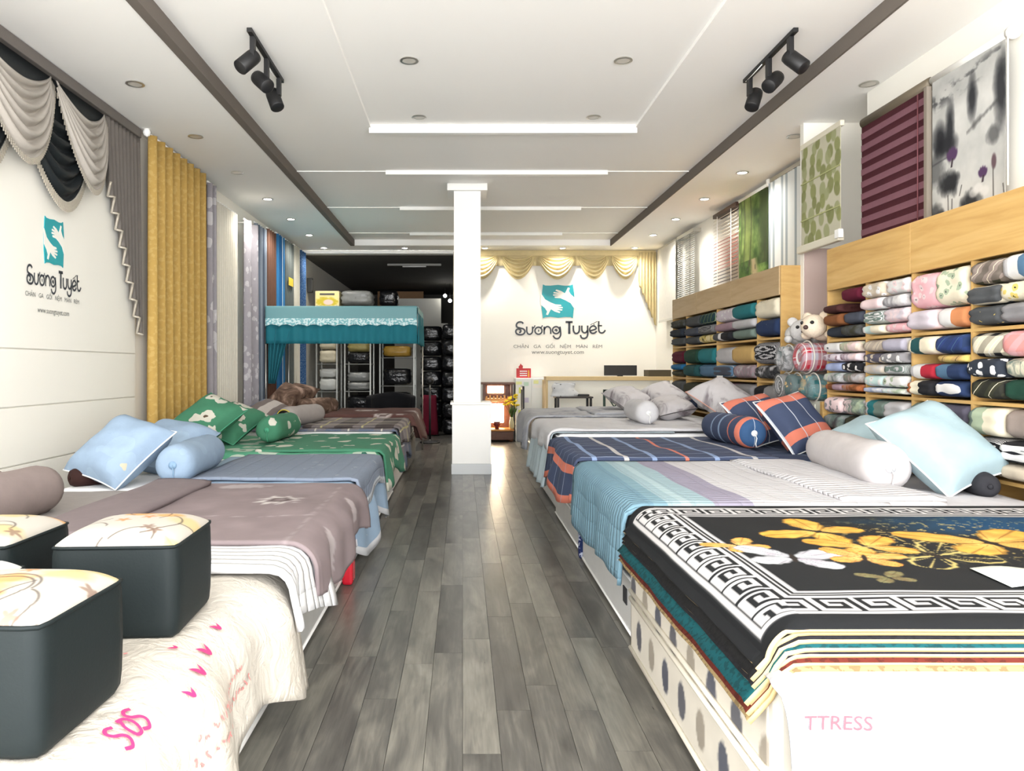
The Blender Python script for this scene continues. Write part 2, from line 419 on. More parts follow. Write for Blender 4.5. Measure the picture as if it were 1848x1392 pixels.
# ================================================================ wall logo
teal = solid('teal sign vinyl', c(22, 158, 168), .4); ink = solid('charcoal sign vinyl', c(48, 54, 64), .45); ink2 = solid('grey sign vinyl', c(104, 106, 104), .5)
STROKES = [([(302, 772), (275, 750), (228, 752), (200, 785), (208, 822), (255, 838), (303, 852), (325, 888), (302, 926), (250, 936), (205, 922), (190, 888), (206, 858), (240, 854), (264, 874), (256, 900), (238, 902)], 24),
 ([(352, 815), (353, 885), (372, 924), (408, 927), (436, 893), (438, 815)], 22), ([(438, 845), (462, 826), (474, 797)], 16),
 ([(525 + 52 * math.cos(k * math.pi / 8), 877 + 52 * math.sin(k * math.pi / 8)) for k in range(17)], 22), ([(552, 832), (575, 818), (582, 795)], 16),
 ([(520, 877), (535, 877)], 30), ([(610, 930), (610, 815)], 22), ([(611, 868), (626, 832), (660, 815), (694, 834), (706, 870), (706, 925)], 22),
 ([(785 + 52 * math.cos(k * math.pi / 8), 868 + 52 * math.sin(k * math.pi / 8)) for k in range(17)], 22), ([(770, 880), (776, 860), (795, 862), (797, 878), (782, 882)], 18),
 ([(842, 815), (851, 880), (850, 950), (815, 992), (768, 986), (740, 948)], 23), ([(925, 748), (1030, 748)], 32), ([(980, 748), (980, 925)], 34),
 ([(1040, 800), (1043, 876), (1066, 914), (1102, 914), (1127, 880), (1130, 800)], 25), ([(1165, 800), (1167, 868), (1190, 904), (1226, 904), (1249, 872)], 25),
 ([(1251, 800), (1252, 928), (1236, 974), (1195, 992), (1160, 978), (1145, 940)], 25),
 ([(1288, 880), (1376, 848), (1356, 812), (1320, 808), (1286, 840), (1286, 884), (1315, 914), (1356, 910), (1386, 882)], 24),
 ([(1292, 795), (1325, 772), (1356, 793)], 9), ([(1338, 768), (1395, 738)], 9), ([(1415, 735), (1416, 865), (1440, 906), (1482, 905), (1514, 868)], 24), ([(1400, 803), (1465, 803)], 22)]
PILLOW = [(590, 192), (622, 208), (700, 210), (812, 199), (920, 212), (1000, 206), (1032, 190), (1042, 260), (1053, 330), (1058, 443)]
PILLOW = PILLOW + [(1624 - x, 884 - y) for x, y in PILLOW]
HAND = [(1068, 395), (1003, 340), (972, 292), (988, 246), (960, 238), (934, 290), (915, 325), (860, 290), (790, 268), (773, 284), (832, 313), (752, 304), (744, 322), (820, 337), (738, 341), (744, 359), (825, 363), (758, 373), (770, 392), (850, 397), (920, 425), (1000, 470), (1046, 540), (1068, 560)]
def wall_logo(label, loc, rot, sx, sz, tag_z, url_z):
    t = thing('wall_logo', label, 'sign', loc, rot, 'shop logo on the walls')
    f = lambda p: ((p[0] - 812) * sx, (835 - p[1]) * sz)
    poly('emblem', [f(p) for p in PILLOW], teal, t, .006, (0, -.008, 0))
    for h in (HAND, [(1624 - x, 884 - y) for x, y in HAND]): poly('hand_mark', [f(p) for p in h], plaster, t, .002, (0, -.0105, 0))
    vs = []; fs = []
    for pts, w in STROKES:
        P = pts if len(pts) < 3 else catmull(pts, 5)
        a, b = ribbon(P, w); n = len(vs); vs += a; fs += [tuple(i + n for i in q) for q in b]
    link('brand_name', mesh('brand_name', [(f(p)[0], 0, f(p)[1]) for p in vs], fs), ink, t, (0, -.006, 0))
    for nm, s, size, y in (('tagline', 'CHĂN   GA   GỐI   NỆM   MÀN   RÈM', 68, tag_z), ('web_address', 'www.suongtuyet.com', 82, url_z)):
        v, q = text_geo(s, size); wd = max(p[0] for p in v) - min(p[0] for p in v); k = (1310 if nm == 'tagline' else 770) / wd
        o_ = link(nm, mesh(nm, [(p[0] * sx * k, 0, ((835 - y) + p[1]) * sz) for p in v], q), ink2, t, (0, -.005, 0)); o_['kind'] = 'stuff'
    return t
u8 = 15.7 / F / 8.19
wall_logo('large teal pillow emblem with dark lettering on the far white wall', (2.02, YB, 1.5 + (665 - 592) * 15.7 / F), 0, u8, u8, 1132, 1218)
wall_logo('small teal pillow emblem with dark lettering under the grey swag curtain', (XL + .02, 6.2, 2.25), math.pi / 2, .00062, .00078, 1062, 1215)

# ================================================================ swags, tails, valances
def swag(name, parent, plane, a0, a1, ztop, drop, folds, mat, depth=.1, gather=.06, bottom_only=.3, nx=28, nz=46):
    """cloth hung in curved folds between two pins; plane maps (along, out, z) to world"""
    def fn(u, v):
        s = bottom_only + (1 - bottom_only) * v
        w = 1 - gather * (1 - v) * 0
        a = a0 + (a1 - a0) * (.5 + (u - .5) * (1.0 - .10 * math.sin(v * math.pi)))
        sag = (1 - abs(2 * u - 1) ** 1.9) ** .85 if 0 < u < 1 else 0
        z = ztop - .1 * v - drop * s * sag
        o = depth * (.25 + .75 * sag) * (.35 + .65 * math.sin(min(1, v * 1.2) * math.pi * .5)) + .034 * sag * math.sin(v * folds * 2 * math.pi) + .012
        return plane(a, o, z)
    return grid(name, fn, nx, nz, mat, parent, thick=.004)
def fringe(name, parent, plane, a0, a1, ztop, drop, depth, mat, n=46, ln=.06):
    bm = bmesh.new()
    for i in range(n):
        u = (i + .5) / n; sag = (1 - abs(2 * u - 1) ** 1.9) ** .85
        a = a0 + (a1 - a0) * u; z = ztop - .1 - drop * sag; p = plane(a, depth * (.25 + .75 * sag) + .012, z)
        for k in range(3):
            add_box(bm, p[0] - .004, p[0] + .004, p[1] - .004, p[1] + .004, p[2] - ln * (k + 1) / 3 + .002, p[2] - ln * k / 3)
    return tag(link(name, bmesh_to(name, bm), mat, parent), kind='stuff')
pl_left = lambda a, o, z: (XL + .03 + o, a, z)
grey_sheen = cloth('silver grey swag satin', 'plain', c(178, 171, 162), rough=.45); dark_sheen = cloth('near black swag satin', 'plain', c(36, 40, 42), rough=.5)
tail_cloth = cloth('taupe grey tail satin', 'plain', c(112, 106, 101), rough=.55); bead = solid('silver bead fringe', c(190, 182, 168), .35, .3)
lab = 'grey layered swag curtain with dark under-swags, beaded fringe and long pleated tail'
t = thing('swag_curtain', lab, 'curtain', (XL + .1, 6.3, 3.9))
box('cornice', (XL + .03, XL + .1), (4.2, 7.72), (3.9, 3.995), tail_cloth, t, .006)
grid('backing', lambda u, v: pl_left(4.3 + 3.0 * u, .018, 3.92 - .55 * v), 10, 4, dark_sheen, t, thick=.004)
for a0, a1 in ((5.68, 6.72), (4.5, 5.6)):
    swag('under_swag', t, pl_left, a0, a1, 3.62, .62, 5, dark_sheen, .07, bottom_only=.1); fringe('bead_fringe', t, pl_left, a0, a1, 3.62, .62, .08, bead, 60, .09)
for a0, a1 in ((5.02, 6.12), (6.14, 7.02), (3.9, 5.0)):
    swag('swag', t, pl_left, a0, a1, 3.93, .74, 6, grey_sheen, .14, bottom_only=.28); fringe('bead_fringe', t, pl_left, a0, a1, 3.93, .74, .14, bead, 60, .05)
def tail_fn(u, v):
    a = 6.98 + .74 * u; zb = 3.2 - 1.42 * u ** 1.1
    zig = .07 * abs(((u * 9) % 1) - .5) * 2
    z = 3.9 - (3.9 - zb - zig) * v
    return pl_left(a + .03 * v * (1 - u), .03 + .05 * abs(((u * 9) % 1) - .5) * 2 * (.4 + .6 * v), z)
grid('tail', tail_fn, 72, 24, tail_cloth, t, thick=.004)
zz = [Vector(tail_fn(i / 72, 1)) + Vector((.006, 0, 0)) for i in range(73)]
tube('tail_trim', zz, .013, bead, t, 5); W(t)
pl_back = lambda a, o, z: (a, YB - .02 - o, z)
cream = cloth('cream valance satin', 'plain', c(214, 197, 150), rough=.5)
t = thing('swag_valance', 'cream swag valance with side tails along the top of the far wall', 'curtain', (2, YB, 3.9))
box('cornice', (-.12, 4.08), (YB - .07, YB), (3.88, 3.995), cream, t, .006)
for a0, a1 in ((.02, .76), (.80, 1.53), (1.58, 2.39), (2.43, 3.09), (3.12, 3.72)):
    grid('header', lambda u, v: pl_back(a0 - .03 + (a1 - a0 + .06) * u, .035 - .01 * math.sin(u * math.pi), 3.97 - .3 * v), 8, 3, cream, t, thick=.004)
    swag('swag', t, pl_back, a0, a1, 3.93, .46, 5, cream, .12, bottom_only=.25, nx=20, nz=36)
for a0, d in ((3.7, 1), (.04, -1)):
    def bt(u, v):
        zb = 3.3 - .95 * u; z = 3.95 - (3.95 - zb - .05 * abs(((u * 6) % 1) - .5) * 2) * v
        return pl_back(a0 + d * .38 * u * (1 if d > 0 else .6), .04 + .05 * abs(((u * 6) % 1) - .5) * 2, z)
    grid('tail', bt, 48, 14, cream, t, thick=.004)
W(t)

# ================================================================ curtains on the left wall
def curtain(name, label, x, y0, y1, z0, z1, folds, amp, mat, rod=True, sharp=1.0, finial=False):
    t = thing(name, label, 'curtain', (x, (y0 + y1) / 2, z0), group='hanging curtain samples')
    def fn(u, v):
        w = math.sin(u * folds * 2 * math.pi); w = math.copysign(abs(w) ** sharp, w)
        return (x + amp * w * (.85 + .15 * v), y0 + (y1 - y0) * u + .3 * (y1 - y0) / folds * math.sin(u * folds * 4 * math.pi) * .12, z1 - (z1 - z0) * v)
    n = int(folds * 12)
    grid('cloth', fn, n, 8, mat, t, uvf=lambda a, b: ((y1 - y0) * a * 2.2, (z1 - z0) * b), thick=.003)
    if rod:
        tube('rod', [(x, y0 + .0, z1 + .015), (x, y1, z1 + .015)], .014, whitegloss, t); tube('rod_bracket', [(x, (y0 + y1) / 2, z1 + .015), (XL, (y0 + y1) / 2, z1 + .015)], .01, whitegloss, t, 6)
        if finial: lathe('finial', [(.0, -.045), (.03, -.03), (.04, 0), (.03, .03), (0, .045)], whitegloss, t, (x, y0 - .03, z1 + .015), seg=16)
    return W(t)
gold = cloth('ochre damask curtain cloth', 'speckle', c(186, 152, 84), c(194, 162, 96), s=.05, uv=True, keep=True)
curtain('pleated_curtain', 'ochre gold damask curtain with deep vertical pleats and white finial', -3.3, 7.76, 9.46, .02, 3.95, 8, .085, gold, sharp=.6, finial=True)
lav = cloth('grey lavender leaf cloth', 'floral', c(160, 155, 160), c(200, 196, 198), c(214, 210, 210), s=.22, uv=True)
curtain('pleated_curtain', 'narrow grey lavender curtain between the gold and the sheer white one', -3.3, 9.55, 9.84, .12, 3.9, 2, .07, lav)
sheer = cloth('off white sheer voile', 'plain', c(226, 221, 207))
curtain('pleated_curtain', 'sheer off-white voile curtain gathered in fine folds', -3.33, 9.9, 10.88, .12, 3.75, 11, .04, sheer)
lav2 = cloth('pale grey curtain with leaf sprays', 'floral', c(160, 156, 162), c(192, 189, 193), c(204, 202, 205), s=.13, uv=True)
curtain('pleated_curtain', 'pale grey curtain with white leaf sprays standing out from the wall', -3.24, 10.95, 11.5, .02, 3.7, 1.5, .10, lav2)
curtain('pleated_curtain', 'slate blue grey curtain beside the brown one', -3.3, 11.7, 12.35, .12, 3.8, 5, .06, cloth('slate blue curtain', 'stripe', c(104, 116, 132), c(140, 150, 162), c(84, 94, 110), s=.2, uv=True))
curtain('pleated_curtain', 'dark brown curtain hanging beside the blue one', -3.3, 12.42, 12.98, .12, 3.85, 4, .06, cloth('cocoa brown curtain', 'plain', c(104, 74, 60)))
curtain('pleated_curtain', 'bright blue curtain with pale edge', -3.3, 13.04, 13.6, .12, 3.88, 4, .06, cloth('cobalt blue curtain', 'stripe', c(44, 104, 158), c(58, 126, 180), c(190, 205, 214), s=.45, uv=True))
ct = curtain('pleated_curtain', 'dark grey green curtain with a yellow price ticket', -3.3, 13.66, 14.35, .12, 3.88, 5, .05, cloth('grey green curtain', 'plain', c(96, 102, 100)))
tk = box('price_ticket', (-3.235, -3.23), (13.75, 14.1), (3.05, 3.2), solid('yellow card', c(222, 190, 60), .6), ct); tk.matrix_parent_inverse = ct.matrix_basis.inverted()
curtain('pleated_curtain', 'narrow cream white curtain near the store room', -3.3, 14.42, 14.9, .12, 3.9, 3, .05, cloth('ivory curtain', 'plain', c(208, 204, 190)))
curtain('pleated_curtain', 'blue patterned curtain hanging last, next to the store room', -3.3, 14.96, 15.5, .12, 3.9, 3, .05, cloth('blue print curtain', 'speckle', c(40, 78, 124), c(96, 124, 156), s=.025, uv=True))

# ================================================================ blinds on the right wall
def blind_print(parent, x, y_far, y_near, z0, z1, colf, nu=120, nv=150, name='blind_cloth', rough=.7):
    return grid(name, lambda a, b: (x, y_far + (y_near - y_far) * a, z1 - (z1 - z0) * b), nu, nv, vcol(name, rough), parent, colf=colf, flip=True, thick=.002, dim=True)
def lotus(A, B):
    n = fbm(A * 5, B * 7); img = flat(A, (214, 214, 210)) - (n[..., None] - .5) * np.array([40, 38, 36])
    dk = (38, 40, 46)
    img = lay(img, .8 * np.clip((fbm(A * 9 + 3, B * 22, 4) - .5) * 7, 0, 1) * soft(abs(B - .12 + .1 * (A - .5)) - .03, .1), dk)
    for cx, cy, w, h in ((.12, .42, .1, .1), (.27, .38, .06, .17), (.58, .26, .06, .13), (.95, .3, .08, .2), (.2, .48, .17, .07)):
        d = np.sqrt(((A - cx) / w) ** 2 + ((B - cy) / h) ** 2) - 1 + (fbm(A * 12, B * 12) - .5) * .5
        img = lay(img, .9 * soft(d + .1, .9), dk)
    img = lay(img, .6 * soft(abs(B - .52 + .28 * (A - .3)) - .012 + .04 * (fbm(A * 18, B * 18) - .45), .03) * (A > .5), (60, 60, 62))
    img = lay(img, .8 * soft(abs(B - .56 + .08 * (A - .3)) - .004, .012) * (A < .3), (90, 92, 96))
    for cx, cy, w, h, a in ((.25, .745, .12, .075, .95), (.55, .915, .12, .075, .9), (.12, .98, .16, .07, .95), (.04, .63, .12, .09, .45), (.85, .55, .07, .05, .5), (.06, .9, .08, .05, .6)):
        d = np.sqrt(((A - cx) / w) ** 2 + ((B - cy) / h) ** 2) - 1 + (fbm(A * 14 + cx * 9, B * 14) - .5) * .9
        img = lay(img, a * soft(d, .7), (40, 42, 46))
    for cx, cy, s in ((.3, .585, 1.0), (.72, .77, .75)):
        for k in range(5):
            an = R(-60 + 30 * k); px, py = cx + .05 * s * math.sin(an), cy - .035 * s * math.cos(an)
            ca, sa = math.cos(an), math.sin(an); u = (A - px) * ca + (B - py) * sa * .8; w = -(A - px) * sa + (B - py) * ca
            img = lay(img, soft(np.sqrt((u / (.022 * s)) ** 2 + (w / (.04 * s)) ** 2) - 1, .5), (96, 66, 108))
        img = lay(img, soft(abs(A - cx + .3 * (B - cy - .03)) - .012, .012) * (B > cy) * (B < cy + .06 * s), (70, 56, 66))
    for cx, t0, t1, k in ((.85, .74, 1, .02), (.24, .82, 1, .05), (.3, .85, 1, -.02), (.97, .86, .95, .2), (.44, .78, .85, -.5)):
        img = lay(img, soft(abs(A - cx - k * (B - t0)) - .005, .008) * (B > t0) * (B < t1), (66, 62, 60))
    img = lay(img, soft(np.sqrt(((A - .86) / .03) ** 2 + ((B - .71) / .045) ** 2) - 1, .5), (120, 96, 104))
    for cx, cy in ((.66, .84), (.74, .87), (.6, .86)): img = lay(img, .7 * soft(np.sqrt(((A - cx) / .06) ** 2 + ((B - cy) / .03) ** 2) - 1, .5), (238, 236, 232))
    return np.clip(img, 0, 255)
XB = 3.6
yF, yN = 3.6 * F / (1684 - CX), 3.6 * F / (1822 - CX)
t = thing('roller_blind', 'roller blind printed with a grey ink wash lotus pond and mountains', 'blind', (XB, (yF + yN) / 2, 3.7), group='sample blinds above the shelves')
tube('roller_tube', [(XB, yF + .0, 3.7), (XB, yN - .02, 3.7)], .032, whitegloss, t, 16); lathe('end_cap', [(0, -.02), (.045, -.02), (.045, .02), (0, .02)], whitegloss, t, (XB, yN - .03, 3.7), seg=20, axis='Y')
blind_print(t, XB - .02, yF - .02, yN + .01, 2.575, 3.69, lotus, 150, 190)
tube('pull_cord', [(XB - .03, yN - .025, 3.68), (XB - .03, yN - .025, 2.7)], .006, whitegloss, t, 6); W(t)
zF = 3.6 * F / (1560 - CX)
t = thing('zebra_blind', 'maroon and dusty rose striped zebra roller blind', 'blind', (XB, (yF + zF) / 2, 3.7), group='sample blinds above the shelves')
lathe('head_rail', [(0, 0), (.05, 0), (.05, zF - yF - .03), (0, zF - yF - .03)], solid('bronze brown aluminium', c(108, 98, 82), .5, .3), t, (XB, yF + .02, 3.69), seg=14, axis='Y')
zd = cloth('maroon blind weave', 'plain', c(72, 30, 38)); zl = cloth('dusty rose blind weave', 'plain', c(128, 88, 98))
ny = 20; zh = (3.65 - 2.575) / ny
for k in range(ny): box('band', (XB - .03 - (.004 if k % 2 else 0), XB - .024), (yF + .04, zF - .01), (3.65 - zh * (k + 1), 3.65 - zh * k), zl if k % 2 else zd, t)
box('side_channel', (XB - .05, XB - .01), (yF, yF + .035), (2.575, 3.66), solid('grey beige aluminium', c(150, 140, 128), .5, .3), t)
for yy in (yF + .12,): tube('pull_cord', [(XB - .045, yy, 3.64), (XB - .045, yy, 2.6)], .005, solid('maroon cord', c(110, 60, 66), .7), t, 6)
W(t)
def leafy(A, B):
    img = flat(A, (226, 222, 196)); rr = np.random.RandomState(3)
    for k in range(44):
        cx, cy, s, a = (k % 5 + rr.uniform(.15, .85)) / 5, (k // 5 + rr.uniform(.1, .9)) / 9, rr.uniform(.07, .1), rr.uniform(-.5, .5)
        u = ((A - cx) * math.cos(a) + (B - cy) * 1.2 * math.sin(a)); w = (-(A - cx) * math.sin(a) + (B - cy) * 1.2 * math.cos(a))
        img = lay(img, .85 * soft(np.sqrt((u / (s * .8)) ** 2 + (w / s) ** 2) - 1 + .5 * np.clip(w / s, -1, 1) * .5, .15), [(172, 178, 112), (188, 192, 140), (160, 166, 104)][k % 3])
    return img
t = thing('roman_blind', 'cream roman blind printed with olive green leaves', 'blind', (3.47, 7.1, 2.7), group='sample blinds above the shelves')
blind_print(t, 3.44, 7.51, 6.73, 2.72, 3.72, leafy, 90, 110); box('head_rail', (3.43, 3.47), (6.72, 7.52), (3.71, 3.76), solid('ivory aluminium', c(222, 216, 196), .5), t, .005)
box('bottom_rail', (3.40, 3.46), (6.7, 7.54), (2.66, 2.735), solid('ivory aluminium', c(222, 216, 196), .5), t, .012); box('cord_box', (3.385, 3.43), (6.66, 6.74), (2.68, 2.76), whitegloss, t, .006)
for zz in (3.35, 2.98): box('seam_batten', (3.432, 3.438), (6.73, 7.51), (zz, zz + .012), solid('olive seam', c(170, 172, 120), .7), t)
W(t)
XV = 4.0
def span(pa, pb): return XV * F / (pa - CX), XV * F / (pb - CX)
a, b = span(1393, 1449)
t = thing('vertical_blind', 'silver grey vertical blind with upright vanes', 'blind', (XV, (a + b) / 2, 3.9), group='sample blinds above the shelves')
box('head_rail', (XV - .03, XF), (b, a), (3.9, 3.95), chrome, t); vane = [solid('pale silver vane', c(214, 218, 216), .5), solid('cool grey vane', c(150, 160, 164), .5)]
for k in range(14):
    yy = b + (a - b) * (k + .5) / 14
    box('vane', (XV - .03, XV - .024), (yy - .034, yy + .034), (2.3, 3.89), vane[k % 2 and k % 3 != 0], t, rot=(0, 0, R(24)))
W(t)
def forest(A, B):
    n = fbm(A * 7, B * 12, 5); img = flat(A, (104, 140, 66)) + (n[..., None] - .48) * np.array([210, 210, 150])
    img = lay(img, .8 * soft(np.abs(A - .3) - .16, .3) * (B < .55), (178, 196, 110)); img = lay(img, .85 * soft(.72 - A + .25 * (fbm(A * 9, B * 9) - .5), .25) * (B < .62), (62, 78, 44))
    img = lay(img, soft(abs(A - .58 - .35 * (B - .75)) - .16 * B, .12) * (B > .55), (196, 180, 140)); img = lay(img, soft((B - .9) * -1, .1) * (fbm(A * 20, B * 20) > .42), (186, 96, 56))
    img = lay(img, .9 * soft(np.sqrt(((A - .12) / .25) ** 2 + ((B - .86) / .13) ** 2) - 1, .4), (150, 190, 204)); img = lay(img, .8 * (fbm(A * 24, B * 24) > .56) * (A > .3) * (B > .55) * (A < .6), (98, 96, 74))
    for cx in (.08, .2, .42, .9): img = lay(img, .7 * soft(abs(A - cx - .03 * np.sin(B * 7)) - .012, .02) * (B < .6), (70, 72, 46))
    return np.clip(img, 0, 255)
a, b = span(1336, 1389)
t = thing('roller_blind', 'roller blind printed with a green forest path photograph', 'blind', (XV, (a + b) / 2, 3.9), group='sample blinds above the shelves')
tube('roller_tube', [(XV, b, 3.9), (XV, a, 3.9)], .03, whitegloss, t, 12); blind_print(t, XV - .02, a, b, 2.3, 3.88, forest, 90, 140); box('end_bracket', (XV - .05, XV + .05), (b - .05, b), (3.86, 3.96), whitegloss, t, .01); W(t)
a, b = span(1291, 1333)
t = thing('venetian_blind', 'wooden slat venetian blind shading from white through red to dark brown', 'blind', (XV, (a + b) / 2, 3.9), group='sample blinds above the shelves')
box('head_rail', (XV - .04, XF), (b, a), (3.86, 3.92), solid('dark walnut', c(70, 48, 38), .5), t)
sl = [solid('slat ivory', c(214, 206, 190), .4), solid('slat rust red', c(150, 74, 58), .4), solid('slat dark brown', c(44, 34, 32), .35)]
for k in range(30):
    z = 3.82 - k * .052; box('slat', (XV - .035, XV - .005), (b, a), (z - .003, z + .003), sl[0 if k < 7 else (1 if k < 16 else 2)], t, rot=(0, R(-38), 0))
for yy in (b + .2, a - .2): tube('ladder_cord', [(XV - .04, yy, 3.86), (XV - .04, yy, 2.3)], .006, whitegloss, t, 5)
W(t)
a, b = span(1225, 1255)
t = thing('venetian_blind', 'white slat blind with a grey plant print', 'blind', (XV, (a + b) / 2, 3.9), group='sample blinds above the shelves')
box('head_rail', (XV - .04, XF), (b, a), (3.86, 3.92), chrome, t)
pm = cloth('white slat with grey plant print', 'marble', c(226, 226, 220), c(226, 226, 220), c(120, 122, 120), s=.14)
for k in range(46):
    z = 3.84 - k * .036; box('slat', (XV - .03, XV - .01), (b, a), (z - .002, z + .002), pm, t, rot=(0, R(-50), 0))
W(t)
a, b = span(1192, 1222)
t = thing('roller_blind', 'plain off-white roller blind nearest the far wall', 'blind', (XV, (a + b) / 2, 3.9), group='sample blinds above the shelves')
tube('roller_tube', [(XV, b, 3.9), (XV, a, 3.9)], .03, chrome, t, 12); box('bracket', (XV, XF), (a - .04, a), (3.87, 3.93), chrome, t); box('blind_cloth', (XV - .03, XV - .025), (b, a), (2.45, 3.89), cloth('off white blind cloth', 'plain', c(226, 223, 214)), t); box('bottom_rail', (XV - .04, XV - .015), (b, a), (2.42, 2.46), chrome, t); W(t)
# ================================================================ beds, covers, pillows
def drape_fn(X0, X1, Y0_, Y1_, z, ov, r=.04, flare=.06, ripple=.012, freq=9.0, ph=0.0, lump=.006, stiff=0.0):
    """surface of a cloth lying on a bed top [X0,X1]x[Y0_,Y1_] at height z, hanging over by ov=(x0,x1,y0,y1)"""
    L = r * math.pi / 2
    def edge(e):
        if e <= 0: return 0.0, 0.0
        if e < L: a = e / r; return r * math.sin(a), r * (1 - math.cos(a))
        k = e - L; return r + k * (flare + stiff), r + k * (1 - .5 * stiff)
    def P(u, v):
        ex = max(X0 - u, 0) if u < X0 else max(u - X1, 0); sx = -1 if u < X0 else 1
        ey = max(Y0_ - v, 0) if v < Y0_ else max(v - Y1_, 0); sy = -1 if v < Y0_ else 1
        x = min(max(u, X0), X1); y = min(max(v, Y0_), Y1_)
        if ex > 0 and ey > 0:
            d = max(ex, ey); o, dn = edge(d); q = min(ex, ey) / d
            x += sx * o * (.75 if ex < ey else 1) * (1 if ex >= ey else q); y += sy * o * (1 if ey >= ex else q)
            x += sx * .35 * min(ex, ey) * (.4); y += sy * .35 * min(ex, ey) * .4
            return (x, y, z - dn)
        o1, d1 = edge(ex); o2, d2 = edge(ey)
        if ex > 0: o1 += ripple * (math.sin(v * freq + ph) + .5 * math.sin(v * freq * 2.3 + ph * 2)) * min(1, ex / .3)
        if ey > 0: o2 += ripple * (math.sin(u * freq + ph) + .5 * math.sin(u * freq * 2.1 + ph)) * min(1, ey / .3)
        zz = z - d1 - d2
        if ex == 0 and ey == 0: zz += lump * (math.sin(u * 5.1 + ph) * math.sin(v * 6.3 + ph * 1.7) + .5 * math.sin(u * 13 + v * 9 + ph))
        return (x + sx * o1, y + sy * o2, zz)
    return P
def cover(name, label, cat, X, Y, z, ov, mat, thick=.014, res=.05, group=None, colf=None, rim=0, edge_wave=0.0, **kw):
    P = drape_fn(X[0], X[1], Y[0], Y[1], z, ov, **kw)
    ua, ub, va, vb = X[0] - ov[0], X[1] + ov[1], Y[0] - ov[2], Y[1] + ov[3]
    nu = max(4, int((ub - ua) / res)); nv = max(4, int((vb - va) / res))
    def UV(a, b): return (ua + (ub - ua) * a, va + (vb - va) * b)
    cx, cy = (X[0] + X[1]) / 2, (Y[0] + Y[1]) / 2
    def fn(a, b):
        u, v = UV(a, b)
        if edge_wave:
            if ov[0] > .1 and u < X[0]: u = X[0] - (X[0] - u) * (1 - edge_wave * (.5 + .5 * math.sin(v * 4.3 + cx * 5)))
            if ov[1] > .1 and u > X[1]: u = X[1] + (u - X[1]) * (1 - edge_wave * (.5 + .5 * math.sin(v * 4.3 + cx * 5)))
        x, y, zz = P(u, v); return (x - cx, y - cy, zz - z)
    o = grid(name, fn, nu, nv, mat, None, uvf=UV, thick=thick, colf=(lambda A, B: colf(ua + (ub - ua) * A, va + (vb - va) * B)) if colf else None, dim=True, loc=(cx, cy, z), rim=rim, offset=1)
    tag(o, label, cat, group); TOPS.append((X[0], X[1], Y[0], Y[1], z + thick)); return o, P
TOPS = []
def rest(t, sink=.012):
    """set a pillow down on the highest bedding under it"""
    M = t.matrix_basis; vw = [M @ v.co for v in t.children[0].data.vertices]; x, y = [sum(q[i] for q in vw) / len(vw) for i in (0, 1)]; zt = [q[4] for q in TOPS if q[0] - .05 <= x <= q[1] + .05 and q[2] - .05 <= y <= q[3] + .05]
    lo = min(q.z for q in vw)
    if zt: t.location.z += max(zt) - sink - lo
    return t
def mattress(label, X, Y, Z, mat, pipe=None, bevel=.05, group='mattresses under the bedding', name='mattress'):
    t = thing(name, label, 'mattress', ((X[0] + X[1]) / 2, (Y[0] + Y[1]) / 2, Z[0]), group=group)
    box('body', X, Y, Z, mat, t, bevel, seg=3)
    if pipe:
        for zz in (Z[0] + .03, Z[1] - .03):
            q = [(X[0] - .002, Y[0] - .002, zz), (X[1], Y[0] - .002, zz), (X[1], Y[1], zz), (X[0] - .002, Y[1], zz)]
            q = [(X[0] + .03, Y[0], zz), (X[1] - .03, Y[0], zz), (X[1], Y[0] + .03, zz), (X[1], Y[1] - .03, zz), (X[1] - .03, Y[1], zz), (X[0] + .03, Y[1], zz), (X[0], Y[1] - .03, zz), (X[0], Y[0] + .03, zz)]
            tube('piping', q, .009, pipe, t, 6, True)
    TOPS.append((X[0], X[1], Y[0], Y[1], Z[1])); return W(t)
def pillow(label, loc, size, rot, mat, pipe=None, group='pillows on the beds', name='pillow', dent=0.0):
    w, l, th = size
    t = thing(name, label, 'pillow', loc, 0, group); t.rotation_euler = rot
    def side(sg):
        def fn(a, b):
            x, y = 2 * a - 1, 2 * b - 1
            h = th / 2 * max(0, (1 - x ** 4) * (1 - y ** 4)) ** .55
            h *= 1 + .05 * math.sin(x * 5 + y * 3 + w * 40) + .03 * math.sin(y * 9 - x * 4) - dent * math.exp(-(x * x + y * y) * 3)
            return (w / 2 * x * (1 - .07 * (1 - y * y)), l / 2 * y * (1 - .07 * (1 - x * x)), sg * h)
        return fn
    n = 18; vs = []; fs = []; uv = []
    for sg in (1, -1):
        f = side(sg); base = len(vs)
        for j in range(n + 1):
            for i in range(n + 1): vs.append(f(i / n, j / n)); uv.append((w * i / n, l * j / n))
        for j in range(n):
            for i in range(n):
                q = (base + j * (n + 1) + i, base + j * (n + 1) + i + 1, base + (j + 1) * (n + 1) + i + 1, base + (j + 1) * (n + 1) + i); fs.append(q if sg > 0 else q[::-1])
    link('pillow_case', mesh('pillow_case', vs, fs, uv), mat, t, smooth=True)
    f = side(0); loop = [f(i / 10, 0) for i in range(10)] + [f(1, i / 10) for i in range(10)] + [f(1 - i / 10, 1) for i in range(10)] + [f(0, 1 - i / 10) for i in range(10)]
    tube('piping', loop, .006, pipe or mat, t, 5, True)
    return rest(t)
